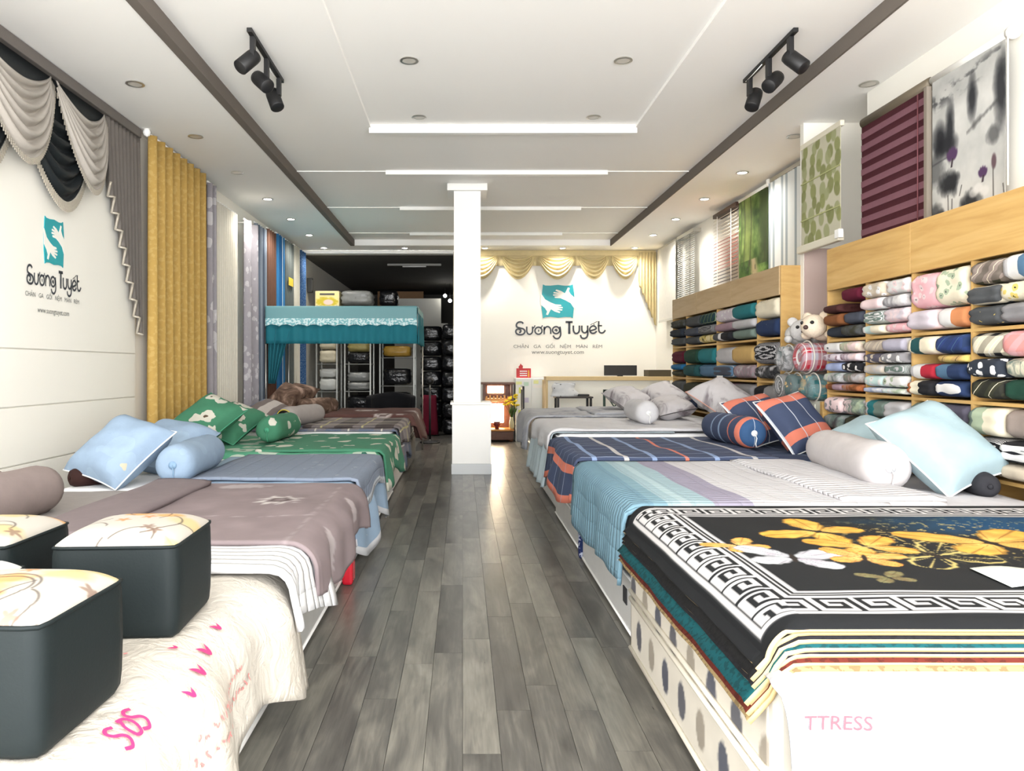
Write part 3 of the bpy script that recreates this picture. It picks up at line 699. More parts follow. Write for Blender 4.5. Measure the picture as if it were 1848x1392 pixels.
def bolster(label, a, b, r, mat, endmat=None, group='bolsters on the beds', tie=True):
    a, b = Vector(a), Vector(b); L = (b - a).length; d = (b - a).normalized()
    t = thing('bolster', label, 'bolster', a, 0, group); t.rotation_euler = d.to_track_quat('Y', 'Z').to_euler()
    prof = [(r * .16, -.004), (r * .4, -.012), (r * .72, 0), (r * .92, .03), (r, .09)] + [(r * (1 + .025 * math.sin(k * 1.7)), .09 + (L - .18) * k / 8) for k in range(1, 8)] + [(r, L - .09), (r * .92, L - .03), (r * .7, L), (r * .4, L + .012), (r * .16, L + .004)]
    lathe('bolster_case', prof, mat, t, axis='Y', seg=28, wob=lambda i, an: (.05 * math.sin(an * 14) if i in (1, 2, len(prof) - 3, len(prof) - 2) else .012 * math.sin(an * 3 + i)))
    for y, s in ((-.006, -1), (L + .006, 1)):
        lathe('end_gather', [(r * .05, y - s * .0), (r * .2, y), (r * .2, y + s * .006), (r * .06, y + s * .012)], endmat or mat, t, axis='Y', seg=14)
    if tie: tube('tie', [(0, -.016, 0), (.012, -.03, -.04), (.006, -.02, -.09), (.015, -.014, -.12)], .005, endmat or mat, t, 5)
    return rest(t)
def bands(name, axis, lo, hi, stops, lines=None, uv=True, rough=.8, quilt=0.0, extra=None):
    """cloth of broad bands; stops: (metre position, colour); lines: (period, width, colour) across the other axis"""
    g = G('banded ' + name, rough, 0, .25); v = g.coord('UV' if uv else 'Object'); sep = g.n('ShaderNodeSeparateXYZ'); g.set(sep.inputs[0], v)
    A, B = (sep.outputs[0], sep.outputs[1]) if axis == 0 else (sep.outputs[1], sep.outputs[0])
    f = g.m('DIVIDE', g.m('SUBTRACT', A, lo), hi - lo)
    col = g.ramp(f, [(max(0, (p - lo) / (hi - lo)), dk(q)) for p, q in stops], True)
    if lines:
        fr = g.m('FRACT', g.m('ADD', g.m('DIVIDE', B, lines[0]), 50)); col = g.mix(g.m('LESS_THAN', fr, lines[1] / lines[0]), col, dk(lines[2]))
    if extra:
        col = g.mix(g.m('MULTIPLY', g.m('GREATER_THAN', g.noise(v, extra[0], 4, .65), extra[1]), .7), col, dk(extra[2]))
    col = g.mix(g.m('MULTIPLY', g.noise(v, 12, 2), .12), col, (0, 0, 0, 1))
    if quilt:
        fr = g.m('FRACT', g.m('ADD', g.m('DIVIDE', B, quilt), 50)); h = g.m('SUBTRACT', 1, g.m('POWER', g.m('ABSOLUTE', g.m('SUBTRACT', g.m('MULTIPLY', fr, 2), 1)), 4))
        fr2 = g.m('FRACT', g.m('ADD', g.m('DIVIDE', A, quilt * 2.5), 50)); h2 = g.m('POWER', g.m('ABSOLUTE', g.m('SUBTRACT', g.m('MULTIPLY', fr2, 2), 1)), 6)
        g.bump(g.m('SUBTRACT', h, g.m('MULTIPLY', h2, .5)), .9, .012)
    else: g.bump(g.noise(v, 60, 2), .2, .004)
    return g.out(col)
grey_wrap = solid('grey mattress ticking under clear wrap', c(176, 176, 174), .28, var=.12, nscale=5, bump=.25, bscale=14)
white_tick = solid('white mattress ticking', c(236, 236, 236), .5, var=.03, bump=.2, bscale=30)
plain_grey = solid('pale grey mattress side', c(198, 198, 196), .4, var=.06, bump=.2, bscale=20)
white_pipe = solid('white piping', c(240, 240, 238), .6); dk_pipe = solid('dark piping', c(70, 66, 66), .7)
red_wrap = solid('red glossy wrapping', c(190, 26, 44), .25, var=.2)
LH, LF = -2.9, -.84; RF, RH = .93, 3.2

# ---------- left row, near bed: mattress under printed plastic, four poufs on it
mattress('grey wrapped mattress at the bottom of the plastic-covered stack', (LH, -.86), (.9, 3.3), (0, .3), grey_wrap, white_pipe)
mattress('upper mattress of the stack under the printed plastic sheet', (LH, -.88), (.9, 3.28), (.302, .6), white_tick, white_pipe)
pgm = G('milky plastic sheet', .3, 0, .5); vv = pgm.coord()
pgm.bump(pgm.noise(vv, 9, 5, .6, 1.2), .55, .03); pgm.out(pgm.mix(pgm.noise(vv, 2, 2), c(198, 190, 176), c(212, 207, 199))); pgm.b.inputs['Alpha'].default_value = .93
sheet, PS = cover('plastic_sheet', 'milky plastic dust sheet with pink print under the black poufs', 'plastic sheet', (LH, -.95), (.9, 3.27), .618, (.02, .66, .0, .05), pgm.mat, thick=.003, res=.04, r=.2, flare=.16, ripple=.03, freq=6.5, lump=.006, edge_wave=.28)
pink = solid('pink print', c(232, 52, 112), .5); pale_pink = solid('faded pink print', c(216, 128, 126), .6)
def on_sheet(verts, u0, v0, parent, faces, mat, name, P, off=.008):
    q = []
    for (s, t_) in verts:
        p = P(u0 - t_, v0 + s); q.append((p[0] + off, p[1], p[2] + off))
    o = link(name, mesh(name, q, faces), mat, parent); o['kind'] = 'stuff'; o.matrix_parent_inverse = parent.matrix_basis.inverted(); return o
sv = []; sf = []
S1 = [(.05, .115), (.02, .13), (-.005, .115), (.005, .085), (.04, .06), (.05, .03), (.025, 0), (-.015, .015)]
for dx in (0, .16):
    a, b = ribbon(catmull([(.62 * (x + dx), .62 * y) for x, y in S1], 4), .011); n = len(sv); sv += a; sf += [tuple(i + n for i in q) for q in b]
a, b = ribbon(catmull([(.62 * x, .62 * y) for x, y in ((.105, .11), (.085, .07), (.095, .02), (.13, .015), (.145, .06), (.13, .105), (.09, .12))], 4), .011); n = len(sv); sv += a; sf += [tuple(i + n for i in q) for q in b]
on_sheet(sv, -.80, 1.80, sheet, sf, pink, 'printed_letters', PS)
def squiggles(u0, v0, v1, mat, name, h, step, rr, P=PS, parent=None):
    sv = []; sf = []; s = 0
    while s < v1 - v0:
        pts = [(s + rr.uniform(0, step * .9), rr.uniform(0, h)) for _ in range(3)]
        a, b = ribbon(catmull(pts, 3), h * .2); n = len(sv); sv += a; sf += [tuple(i + n for i in q) for q in b]; s += step
    on_sheet(sv, u0, v0, parent or sheet, sf, mat, name, P); 
rr = random.Random(3)
squiggles(-.60, 1.6, 2.62, pale_pink, 'faded_print_line', .03, .032, rr); squiggles(-.66, 2.05, 2.55, pale_pink, 'faded_print_line', .03, .03, rr)
for k in range(4): squiggles(-1.02 - .07 * k, 1.75 + .05 * k, 2.25, pale_pink, 'faded_print_line', .022, .03, rr)
sv = []; sf = []
for cx, cy, s in ((0, 0, 1), (.12, .02, 1.3), (.26, .03, 1.5), (.44, .06, 1.1), (.2, .13, .7), (.36, .22, .9)):
    for an in (0, 1.3):
        pts = [(cx + s * .035 * k / 6 * math.cos(an + .12 * k), cy + s * (.035 * k / 6 * math.sin(an + .12 * k))) for k in range(7)]
        a = []; b = []
        for i_, p_ in enumerate(pts):
            hw = .010 * s * math.sin(math.pi * (i_ + .3) / 6.6); a += [(p_[0] - hw * math.sin(an), p_[1] + hw * math.cos(an)), (p_[0] + hw * math.sin(an), p_[1] - hw * math.cos(an))]
        b = [(2 * i_, 2 * i_ + 1, 2 * i_ + 3, 2 * i_ + 2) for i_ in range(6)]; n = len(sv); sv += a; sf += [tuple(i + n for i in q) for q in b]
on_sheet(sv, -.78, 2.12, sheet, sf, pink, 'printed_petals', PS)

# poufs
pleather = solid('dark green black leatherette', c(24, 31, 32), .6, spec=.2, bump=.05, bscale=120)
def pouf_art(kind, sd):
    def f(A, B):
        img = flat(A, (206, 200, 190))
        if kind == 'scroll':
            rr = np.random.RandomState(sd); img = flat(A, (226, 226, 224))
            for k in range(11):
                cx, cy, r0 = rr.rand(), rr.rand(), rr.uniform(.05, .15); an = np.arctan2(B - cy, A - cx); d = np.hypot(A - cx, B - cy)
                img = lay(img, soft(abs(d - r0 * (1 - .1 * (an + 3) )) - .014, .012), (28, 28, 32))
            return img
        rr = np.random.RandomState(sd)
        for k in range(5):
            cx, cy = rr.rand(2); s = rr.uniform(.1, .2)
            img = lay(img, .8 * soft(np.hypot((A - cx) / s, (B - cy) / s * 1.5) - 1 + (fbm(A * 9, B * 9) - .5), .6), (226, 160, 92) if k % 2 else (214, 190, 132))
        for k in range(9):
            cx, cy, r0 = rr.rand(), rr.rand(), rr.uniform(.1, .3); d = np.hypot(A - cx, (B - cy) * .8); an = np.arctan2(B - cy, A - cx)
            img = lay(img, .7 * soft(abs(d - r0 - .03 * np.sin(an * 2)) - .007, .008) * (np.sin(an + k) > .2), (92, 82, 76))
        for k in range(4):
            cx, cy = rr.rand(2); d = np.hypot(A - cx, B - cy); an = np.arctan2(B - cy, A - cx)
            img = lay(img, .7 * soft(d - .05 * (1 + .4 * np.cos(an * 5)), .02), (206, 130, 70) if k % 2 else (150, 120, 104))
        return img
    return f
def pouf(label, x, y, z, w, l, h, rz, art):
    t = thing('pouf', label, 'pouf', (x, y, z), rz, 'cube poufs on the plastic sheet')
    n = 56
    def outline(k, s=1.0):
        a = 2 * math.pi * k / n; ca, sa = math.cos(a), math.sin(a); e = 18.0
        m = (abs(ca) ** e + abs(sa) ** e) ** (-1 / e); return (w / 2 * ca * m * s, l / 2 * sa * m * s)
    vs = []; fs = []
    lev = [(0, .955), (.012, .985), (.05, 1.0), (h * .5, 1.012), (h - .03, 1.0), (h - .006, .985)]
    for zz, s in lev:
        for k in range(n): q = outline(k, s); vs.append((q[0], q[1], zz))
    for i in range(len(lev) - 1):
        for k in range(n): fs.append((i * n + k, i * n + (k + 1) % n, (i + 1) * n + (k + 1) % n, (i + 1) * n + k))
    fs.append(tuple(range(n))[::-1])
    link('pouf_body', mesh('pouf_body', vs, fs), pleather, t, smooth=True)
    def top(a, b):
        x_, y_ = 2 * a - 1, 2 * b - 1; m = max(abs(x_), abs(y_), 1e-6); r_ = math.hypot(x_, y_)
        e = 18.0; k = m / ((abs(x_) ** e + abs(y_) ** e) ** (1 / e) + 1e-9)
        return (w / 2 * x_ * k * .985, l / 2 * y_ * k * .985, h - .006 + .05 * max(0, (1 - x_ ** 4) * (1 - y_ ** 4)) ** .6)
    grid('cushion_top', top, 120, 120, vcol('pouf top', .6), t, colf=pouf_art(*art), dim=True)
    tube('seam', [(*outline(k, .99), h - .006) for k in range(n)], .006, pleather, t, 5, True)
    return t
pouf('black cube pouf with white floral top, standing farthest back beside the mauve bed', -1.135, 2.585, .628, .40, .42, .30, R(3), ('floral', 4))
pouf('black cube pouf with white floral top, nearest to the camera', -1.125, 1.84, .628, .39, .39, .30, R(-2), ('floral', 8))
pouf('black cube pouf with orange flower top, partly cut off beside the mauve bolster', -1.665, 2.57, .628, .40, .40, .30, 0, ('floral', 13))
pouf('black pouf with black and white scroll top between the floral poufs', -1.55, 2.12, .628, .40, .38, .255, R(4), ('scroll', 2))

# ---------- left row, mauve bed
mattress('grey mattress in clear wrap under the mauve bedspread', (LH, LF), (3.42, 5.2), (0, .34), grey_wrap, white_pipe)
mattress('upper mattress under the mauve bedspread', (LH, LF - .01), (3.43, 5.19), (.342, .63), plain_grey, white_pipe)
pad, _ = cover('mattress_pad', 'white quilted mattress pad spilling out beneath the mauve bedspread', 'bed cover', (-1.6, LF + .02), (3.12, 3.7), .646, (.0, .42, .03, 0), bands('white quilted pad', 0, -3, 0, [(-3, c(240, 240, 242)), (-.1, c(240, 240, 242))], quilt=.07), thick=.02, r=.09, flare=.2, ripple=.03, freq=9, edge_wave=.3)
def mauve_col(U, V):
    img = flat(U, (164, 148, 150)) - (fbm(U * 6, V * 6)[..., None] - .48) * 26
    d = np.hypot((U + 1.12), (V - 4.55)); an = np.arctan2(V - 4.55, U + 1.12)
    img = lay(img, .9 * soft(abs(d - .05) - .012, .01), (92, 78, 76)); img = lay(img, .9 * soft(d - .13 * (1 + .25 * np.cos(an * 9)), .02) * (d > .075) * (fbm(U * 40, V * 40) > .45), (226, 220, 216))
    for u, v, s in ((-.62, 4.75, .1), (-.6, 3.95, .12), (-1.5, 5.08, .16)): img = lay(img, .6 * soft(np.hypot((U - u) / s, (V - v) / s * 1.6) - 1 + .9 * (fbm(U * 30, V * 30) - .45), .1), (220, 212, 212))
    ln = soft(abs(V - 5.06) - .006, .008) * (U < -.86) * (U > -1.75); ln = np.maximum(ln, soft(abs(U + .84) - .006, .008) * (V < 5.06)); ln = np.maximum(ln, soft(abs(V - 4.05 - .03 * np.sin(U * 12)) - .006, .01) * (U < -.8))
    return lay(img, .45 * ln * (np.sin(U * 240) * np.sin(V * 240) > -.3), (226, 220, 218))
cover('bedspread', 'mauve grey bedspread with pale embroidered medallion draped over the bed foot', 'bed cover', (-1.86, LF + .01), (3.5, 5.2), .67, (.0, .42, .03, .05), vcol('mauve bedspread'), thick=.02, res=.022, r=.13, flare=.04, ripple=.022, freq=7.5, lump=.006, colf=mauve_col, edge_wave=.25)
cover('folded_blanket', 'mauve blanket folded back across the middle of the mauve bed', 'bed cover', (-2.12, -1.78), (3.45, 5.15), .70, (.04, .03, .0, .0), fabric('mauve grey cotton', 'plain', c(160, 146, 148)), thick=.03, r=.03)
cover('bed_sheet', 'light taupe sheet at the head of the mauve bed', 'bed cover', (LH, -2.1), (3.43, 5.16), .636, (.0, .0, .03, .03), fabric('light taupe cotton', 'plain', c(188, 180, 176)), thick=.01)
mauve_p = fabric('mauve pillow cotton', 'plain', c(176, 160, 156))
bolster('mauve bolster lying at the head of the mauve bed', (-2.56, 3.35, .79), (-2.51, 4.45, .79), .145, mauve_p)
pillow('mauve pillow peeping out behind the mauve bolster at the wall', (-2.8, 4.3, .78), (.36, .6, .2), (0, R(28), 0), mauve_p)

# ---------- left row, blue bed
mattress('lower mattress of the powder blue bed', (LH, LF), (5.24, 7.04), (0, .33), grey_wrap, white_pipe)
mattress('white upper mattress of the powder blue bed', (LH, LF - .02), (5.24, 7.04), (.332, .64), white_tick, white_pipe)
box_red = tag(box('wrapped_parcel', (-.835, -.76), (5.1, 5.24), (.0, .34), red_wrap, None, .02), 'red wrapped parcel wedged between the mauve and blue beds', 'parcel')
lb = fabric('powder blue cotton', 'speckle', c(152, 184, 218), c(160, 192, 224), s=.2, uv=True)
hem = solid('white hem cloth', c(238, 240, 244), .8)
cover('bed_sheet', 'powder blue flat sheet with white hem hanging to the floor', 'bed cover', (-2.2, LF + .005), (5.26, 7.03), .652, (.0, .62, .06, .06), bands('powder blue sheet', 0, -2.4, -.1, [(-2.4, c(170, 196, 222)), (-.28, c(236, 238, 242))], extra=(7, .66, c(226, 232, 240))), thick=.008, r=.03, flare=.12, ripple=.05, freq=5.5, edge_wave=.35)
bq = bands('slate blue quilt', 0, -2.4, -.2, [(-2.4, c(160, 172, 192)), (-.6, c(222, 228, 236))], quilt=.055, extra=(6, .66, c(206, 214, 224)))
cover('quilt', 'slate blue quilt with scattered sprigs spread over the blue bed', 'bed cover', (-2.02, LF + .03), (5.46, 7.0), .668, (.0, .28, .0, .03), bq, thick=.022, r=.03, flare=.14, ripple=.03, freq=5.0, ph=1.2, edge_wave=.4, lump=.004)
bp = fabric('powder blue pillow cotton', 'floral', c(170, 194, 220), c(175, 199, 224), c(222, 216, 190), s=.3)
pillow('powder blue pillow with piped edge propped nearest the camera', (-2.55, 5.52, .86), (.54, .62, .3), (R(38), R(12), R(-24)), bp, white_pipe)
pillow('powder blue pillow lying behind the other blue pillow', (-2.46, 6.2, .86), (.56, .66, .3), (R(24), R(8), R(-12)), bp)
bolster('powder blue bolster lying at the head of the blue bed', (-2.10, 5.36, .81), (-2.17, 6.35, .81), .145, bp, fabric('powder blue end', 'plain', c(156, 190, 222)))
br = fabric('dark brown plush', 'plain', c(70, 42, 38))
bolster('dark brown plush roll under the blue pillow, lower one', (-2.84, 5.36, .735), (-2.6, 5.62, .735), .075, br, tie=False, group='brown plush rolls')
bolster('dark brown plush roll under the blue pillow, upper one', (-2.86, 5.42, .885), (-2.64, 5.66, .885), .075, br, tie=False, group='brown plush rolls')

# ---------- left row, green bed
mattress('lower mattress of the green floral bed', (LH, LF), (7.08, 8.88), (0, .34), plain_grey, white_pipe)
mattress('upper mattress of the green floral bed', (LH, LF - .02), (7.08, 8.88), (.342, .67), white_tick, white_pipe)
gr_uv = fabric('green cotton with white blossoms', 'floral', c(92, 166, 132), c(232, 230, 214), c(96, 100, 60), s=.24, uv=True)
gr = fabric('green pillow cotton with white blossoms', 'floral', c(88, 162, 126), c(234, 230, 216), c(110, 90, 70), s=.2)
grl = fabric('pale green blossom cotton', 'floral', c(110, 196, 158), c(214, 232, 214), c(50, 130, 110), s=.3, uv=True)
cover('bed_sheet', 'pale green floral fitted sheet on the green bed', 'bed cover', (LH, LF), (7.08, 8.88), .682, (.0, .14, .14, .05), grl, thick=.008, r=.04, flare=.02, ripple=.006)
cover('quilt', 'green quilt with white blossoms hanging over the green bed foot', 'bed cover', (-2.0, LF + .02), (7.16, 8.86), .698, (.0, .42, .03, .03), gr_uv, thick=.02, r=.05, flare=.12, ripple=.035, freq=6, ph=.6, edge_wave=.4)
gp = fabric('green piping', 'plain', c(96, 190, 150))
pillow('large green floral pillow leaning nearest on the green bed', (-2.62, 7.5, .9), (.5, .74, .26), (R(34), R(20), R(-20)), gr, gp)
pillow('green floral pillow behind the large green pillow', (-2.52, 8.1, .92), (.48, .7, .24), (R(24), R(18), R(-12)), gr, gp)
bolster('green floral bolster with gathered end on the green bed', (-2.06, 7.78, .84), (-2.02, 8.7, .84), .14, gr, gp)
pillow('dark red pillow edge between blue and green pillows', (-2.72, 7.1, .77), (.34, .4, .16), (0, R(10), 0), fabric('dark red cotton', 'plain', c(128, 36, 48)))

# ---------- left row, check bed and brown bed
mattress('lower mattress of the grey check bed', (LH, LF), (8.94, 10.6), (0, .4), plain_grey)
mattress('upper mattress of the grey check bed', (LH, LF - .02), (8.94, 10.6), (.402, .75), white_tick, white_pipe)
ck = fabric('taupe and blue check cotton', 'plaid', c(176, 166, 166), c(92, 82, 80), c(210, 200, 150), s=.5, uv=True)
ck2 = fabric('pale taupe and blue check', 'plaid', c(158, 150, 152), c(120, 134, 160), c(220, 214, 205), s=.4, uv=True)
cover('bed_sheet', 'taupe sheet hanging down at the foot of the check bed', 'bed cover', (-2.6, LF), (8.95, 10.58), .762, (.0, .55, .05, .03), ck2, thick=.008, r=.05, flare=.12, ripple=.035, edge_wave=.3)
cover('quilt', 'brown and blue check quilt spread over the fourth bed', 'bed cover', (-1.95, LF + .02), (9.02, 10.55), .778, (.0, .3, .02, .03), ck, thick=.02, r=.05, flare=.1, ripple=.03, edge_wave=.3)
ckp = fabric('taupe check pillow', 'stripe', c(150, 138, 134), c(218, 210, 204), c(130, 146, 176), s=.34)
bolster('taupe banded bolster with dark end and yellow ring on the check bed', (-2.2, 9.12, .92), (-1.98, 10.1, .92), .13, fabric('taupe banded bolster cloth', 'stripe', c(128, 118, 112), c(200, 192, 188), c(88, 80, 78), s=.5), fabric('black gathered end', 'plain', c(40, 36, 34)))
bb = [o for o in bpy.data.objects if o.get('label', '').startswith('taupe banded bolster')][0]
lathe('dark_end', [(.02, -.016), (.09, -.013), (.088, -.008), (.02, -.01)], fabric('black gathered end', 'plain', c(40, 36, 34)), bb, axis='Y'); tube('yellow_ring', [(.098 * math.cos(k * math.pi / 12), -.008, .098 * math.sin(k * math.pi / 12)) for k in range(24)], .006, solid('yellow trim', c(220, 200, 60), .6), bb, 5, True)
pillow('cream and blue check pillow on the check bed', (-2.46, 9.35, .93), (.46, .66, .24), (R(12), R(18), R(-10)), ckp)
pillow('mauve pillow behind the cream check pillow', (-2.6, 9.95, .93), (.46, .66, .22), (R(6), R(20), 0), fabric('dusty mauve pillow', 'plain', c(170, 148, 142)))
pillow('olive brown pillow at the wall end of the check bed', (-2.62, 10.35, .98), (.4, .44, .2), (R(4), R(26), 0), fabric('olive brown pillow', 'marble', c(92, 80, 64), c(120, 106, 84), c(150, 136, 110), s=.1))
mattress('lower mattress of the brown bed', (LH, LF + .05), (10.68, 12.4), (0, .42), dark_store)
mattress('upper mattress of the brown bed', (LH, LF + .03), (10.68, 12.4), (.422, .80), plain_grey)
def brown_col(U, V):
    img = flat(U, (112, 76, 70)) + (fbm(U * 5, V * 5)[..., None] - .48) * 30
    img = lay(img, ((U > -.2) | (V < 10.5)) * 1.0, (206, 176, 168))
    for u, v, s in ((-1.15, 10.74, .14), (-.9, 10.78, .1), (-1.5, 11.6, .18), (-.8, 11.5, .16)):
        d = np.hypot(U - u, V - v); img = lay(img, soft(d - s, .02), (214, 202, 198)); img = lay(img, soft(abs(d - s * .6) - .015, .01), (80, 52, 48))
    return img
cover('quilt', 'chocolate brown quilt with pale rosettes and pink border on the last bed', 'bed cover', (-2.0, LF + .06), (10.7, 12.36), .818, (.0, .45, .18, .03), vcol('brown quilt'), thick=.02, res=.035, r=.06, flare=.35, ripple=.04, freq=4, colf=brown_col, edge_wave=.2)
fur = fabric('brown blossom plush', 'marble', c(84, 62, 50), c(130, 104, 88), c(196, 166, 148), s=.12)
pillow('brown blossom-print pillow standing in front on the brown bed', (-2.62, 10.95, 1.02), (.44, .6, .26), (R(40), R(18), R(-20)), fur)
pillow('brown blossom-print pillow standing behind on the brown bed', (-2.55, 11.5, 1.08), (.44, .6, .26), (R(40), R(12), R(-10)), fur)
bolster('brown blossom-print bolster on the brown bed', (-2.42, 10.9, .96), (-2.02, 11.6, .96), .13, fur)

# ---------- right row, rug stack bed
def oval_col(U, V):
    img = flat(U, (206, 200, 188)) + (fbm(U * 9, V * 9)[..., None] - .48) * 14
    for i in range(-1, 9):
        for j in range(3):
            cu, cv = .18 + .24 * i + (.12 if j % 2 else 0), .12 + .2 * j
            img = lay(img, soft(np.hypot((U - cu) / .052, (V - cv) / .075) - 1, .12), [(92, 92, 98), (150, 142, 130), (84, 86, 96)][(i + j) % 3])
    return img
t = thing('mattress', 'beige mattress stack with dark oval print under the pile of rugs', 'mattress', (2, 3, 0), group='mattresses under the bedding')
box('body', (RF - .04, RH), (2.12, 3.93), (0, .62), solid('beige ticking', c(204, 198, 186), .6, var=.05), t, .03, seg=3)
grid('printed_side', lambda a, b: (RF - .043, 3.9 - 1.75 * a, .03 + .56 * b), 120, 40, vcol('oval ticking', .6), t, colf=lambda A, B: oval_col(A * 1.75, B * .56), thick=.003)
for zz in (.03, .29, .33, .6): tube('piping', [(RF - .045, 3.9, zz), (RF - .05, 2.16, zz), (RF - .01, 2.115, zz), (RH, 2.115, zz)], .013, solid('cream piping', c(232, 226, 212), .6), t, 6)
W(t)
pw_g = G('white plastic wrap', .25, 0, .5); vv = pw_g.coord(); pw_g.bump(pw_g.noise(vv, 7, 5, .6, 1.0), .5, .03); pw_g.out(c(160, 163, 170))
wrap, PW = cover('plastic_wrap', 'white plastic wrapping hanging over the front of the rug bed', 'plastic sheet', (RF - .02, RH), (2.09, 3.9), .632, (.05, .0, .55, .0), pw_g.mat, thick=.003, res=.04, r=.07, flare=.05, ripple=.03, freq=5, lump=0)
vt, ft = text_geo('TTRESS', .058); x0 = 1.03
q = [(lambda s_: (s_[0], s_[1] - .009, s_[2]))(PW(x0 + p[0], 2.09 - .165 + p[1])) for p in vt]
o = link('printed_letters', mesh('printed_letters', q, ft), solid('very pale red print', c(160, 88, 98), .5), wrap); o.matrix_parent_inverse = wrap.matrix_basis.inverted()

# rugs
RX0, RX1, RY0, RY1 = .99, 3.3, 2.17, 3.88
KEY = np.array([[int(ch) for ch in r_] for r_ in ('11111110', '10000010', '10111010', '10100010', '10111110', '10000000', '11111111')])
def rug_art(U, V):
    ov = .20; X, Yv = U, V
    img = flat(U, (30, 32, 35))
    dl, dn, df = U - (RX0 - ov), V - (RY0 - .06), (RY1 + .03) - V
    d = np.minimum(dl, np.minimum(dn, df)); tcoord = np.where(dl <= np.minimum(dn, df), V, U)
    white = (224, 222, 222)
    img = lay(img, soft(abs(d - .085) - .011, .006), white); img = lay(img, soft(abs(d - .29) - .009, .006), white); img = lay(img, soft(abs(d - .265) - .003, .004), white)
    b = (d - .105) / .145; a = (tcoord / .135) % 1
    inb = (b >= 0) & (b < 1); bi = np.clip((b * 7).astype(int), 0, 6); ai = np.clip((a * 8).astype(int), 0, 7)
    img = lay(img, (inb & (KEY[bi, ai] == 1)) * 1.0, white)
    inner = d > .31
    img = lay(img, .75 * inner * soft(np.hypot((X - 2.75) / .75, (Yv - 3.45) / .3) - 1 + .6 * (fbm(U * 5, V * 8) - .45), .7), (18, 96, 150))
    img = lay(img, .8 * inner * (fbm(U * 45, V * 45) > .62) * soft(np.hypot((X - 2.3) / .75, (Yv - 3.15) / .38) - 1, .6), (222, 196, 120))
    def fly(img, cx, cy, s, an, fill, line=None, hollow=False):
        ca, sa = math.cos(an), math.sin(an); u = ((X - cx) * ca + (Yv - cy) * sa) / s; w = (-(X - cx) * sa + (Yv - cy) * ca) / s
        au = np.abs(u)
        for px, py, ln_, wd, ro in ((.06, .06, 1.12, .40, .62), (.06, -.04, .85, .36, -.62)):      # fore wing, hind wing, mirrored in u
            cr, sr = math.cos(ro), math.sin(ro); p = (au - px) * cr + (w - py) * sr; q = -(au - px) * sr + (w - py) * cr
            t_ = np.clip(p / ln_, 0, 1); half = wd * np.sqrt(np.clip(t_ * (1.02 - t_ ** 2.2), 0, 1)) * 1.25 * (1 + .06 * np.sin(t_ * 22))
            dd = np.where((p > 0) & (p < ln_), (np.abs(q) - half), .4)
            ang = np.arctan2(q, p + .02); vein = soft(np.abs(np.sin(ang * 7)) - .16, .22) * (t_ > .12)
            if hollow:
                img = lay(img, soft(np.abs(dd) - .035, .04), fill); img = lay(img, vein * soft(dd, .04), fill)
            else:
                m_ = soft(dd, .05)[..., None]; nn = fbm(u * 5 + 9, w * 5)[..., None]; ed_ = np.clip(t_, 0, 1)[..., None]
                colr = np.array(fill, float) * (1 - .55 * (1 - ed_)) + np.array(line or fill, float) * .5 * (1 - ed_) + (nn - .5) * np.array([24, 60, 40])
                img = img * (1 - m_) + m_ * colr; img = lay(img, .55 * vein * soft(dd, .05), tuple(.55 * x for x in fill))
                img = lay(img, .8 * soft(np.abs(dd + .015) - .02, .03), tuple(.7 * x for x in fill))
        return lay(img, soft(np.hypot(u / .06, w / .34) - 1, .25), (50, 40, 34))
    P = lambda px, py: on_z(px, py, .765)
    for px, py, s, an, f_, l_, h_ in ((1335, 990, .13, .5, (240, 176, 84), (255, 230, 170), 0), (1432, 1012, .2, -.25, (232, 234, 238), (190, 194, 204), 0), (1478, 965, .24, .9, (240, 178, 70), (255, 226, 140), 0), (1565, 992, .2, .2, (238, 170, 66), (255, 220, 140), 0),
                                      (1560, 1012, .15, -.4, (244, 170, 80), (255, 226, 160), 0), (1690, 1008, .24, .3, (216, 196, 120), None, 1), (1790, 985, .3, .1, (240, 176, 72), (255, 224, 140), 0), (1605, 1048, .09, .2, (150, 140, 96), None, 0)):
        cx, cy = P(px, py); img = fly(img, cx, cy, s, an, f_, l_, h_)
    return np.clip(img, 0, 255)
cream_edge = solid('cream rug binding', c(200, 174, 124), .85)
rug_tops = [('black', c(30, 30, 32)), ('charcoal', c(40, 40, 46)), ('teal', c(10, 96, 104)), ('dark navy', c(36, 38, 62)), ('rust red', c(120, 46, 34)), ('sand', c(190, 164, 116))]
ordn = ('sixth', 'fifth', 'fourth', 'third', 'second', 'first')
for k in range(6):                 # lowest first, the printed rug on top
    nm, cc = rug_tops[5 - k]; zz = .652 + .018 * k
    cover('rug', f'{nm} rug with cream binding, {ordn[5 - k]} from the bottom of the pile', 'rug', (RX0 + .01, RX1), (RY0 + .0 + .006 * (k % 3), RY1), zz, (.245 - .006 * k + .006 * (k % 2) + (.02 if k == 3 else 0), 0, .07 - .004 * k, .02), [fabric(nm + ' rug pile', 'speckle', cc, tuple(x * .6 for x in cc[:3]) + (1,), s=.02), cream_edge], thick=.015, res=.045, r=.09, flare=.30, ripple=.004, lump=.002, stiff=.45, group='rugs piled on the front bed', rim=1)
cover('rug', 'black printed rug with butterflies and white key border on top of the pile', 'rug', (RX0, RX1), (RY0, RY1), .762, (.20, 0, .06, .03), [vcol('butterfly rug', .9), cream_edge], thick=.014, res=.0066, r=.10, flare=.30, ripple=.004, lump=.002, stiff=.45, colf=rug_art, group='rugs piled on the front bed', rim=1)
a0 = [on_z(px, py, .79) for px, py in ((1740, 1022), (1848, 1020), (1860, 1056), (1765, 1056))]
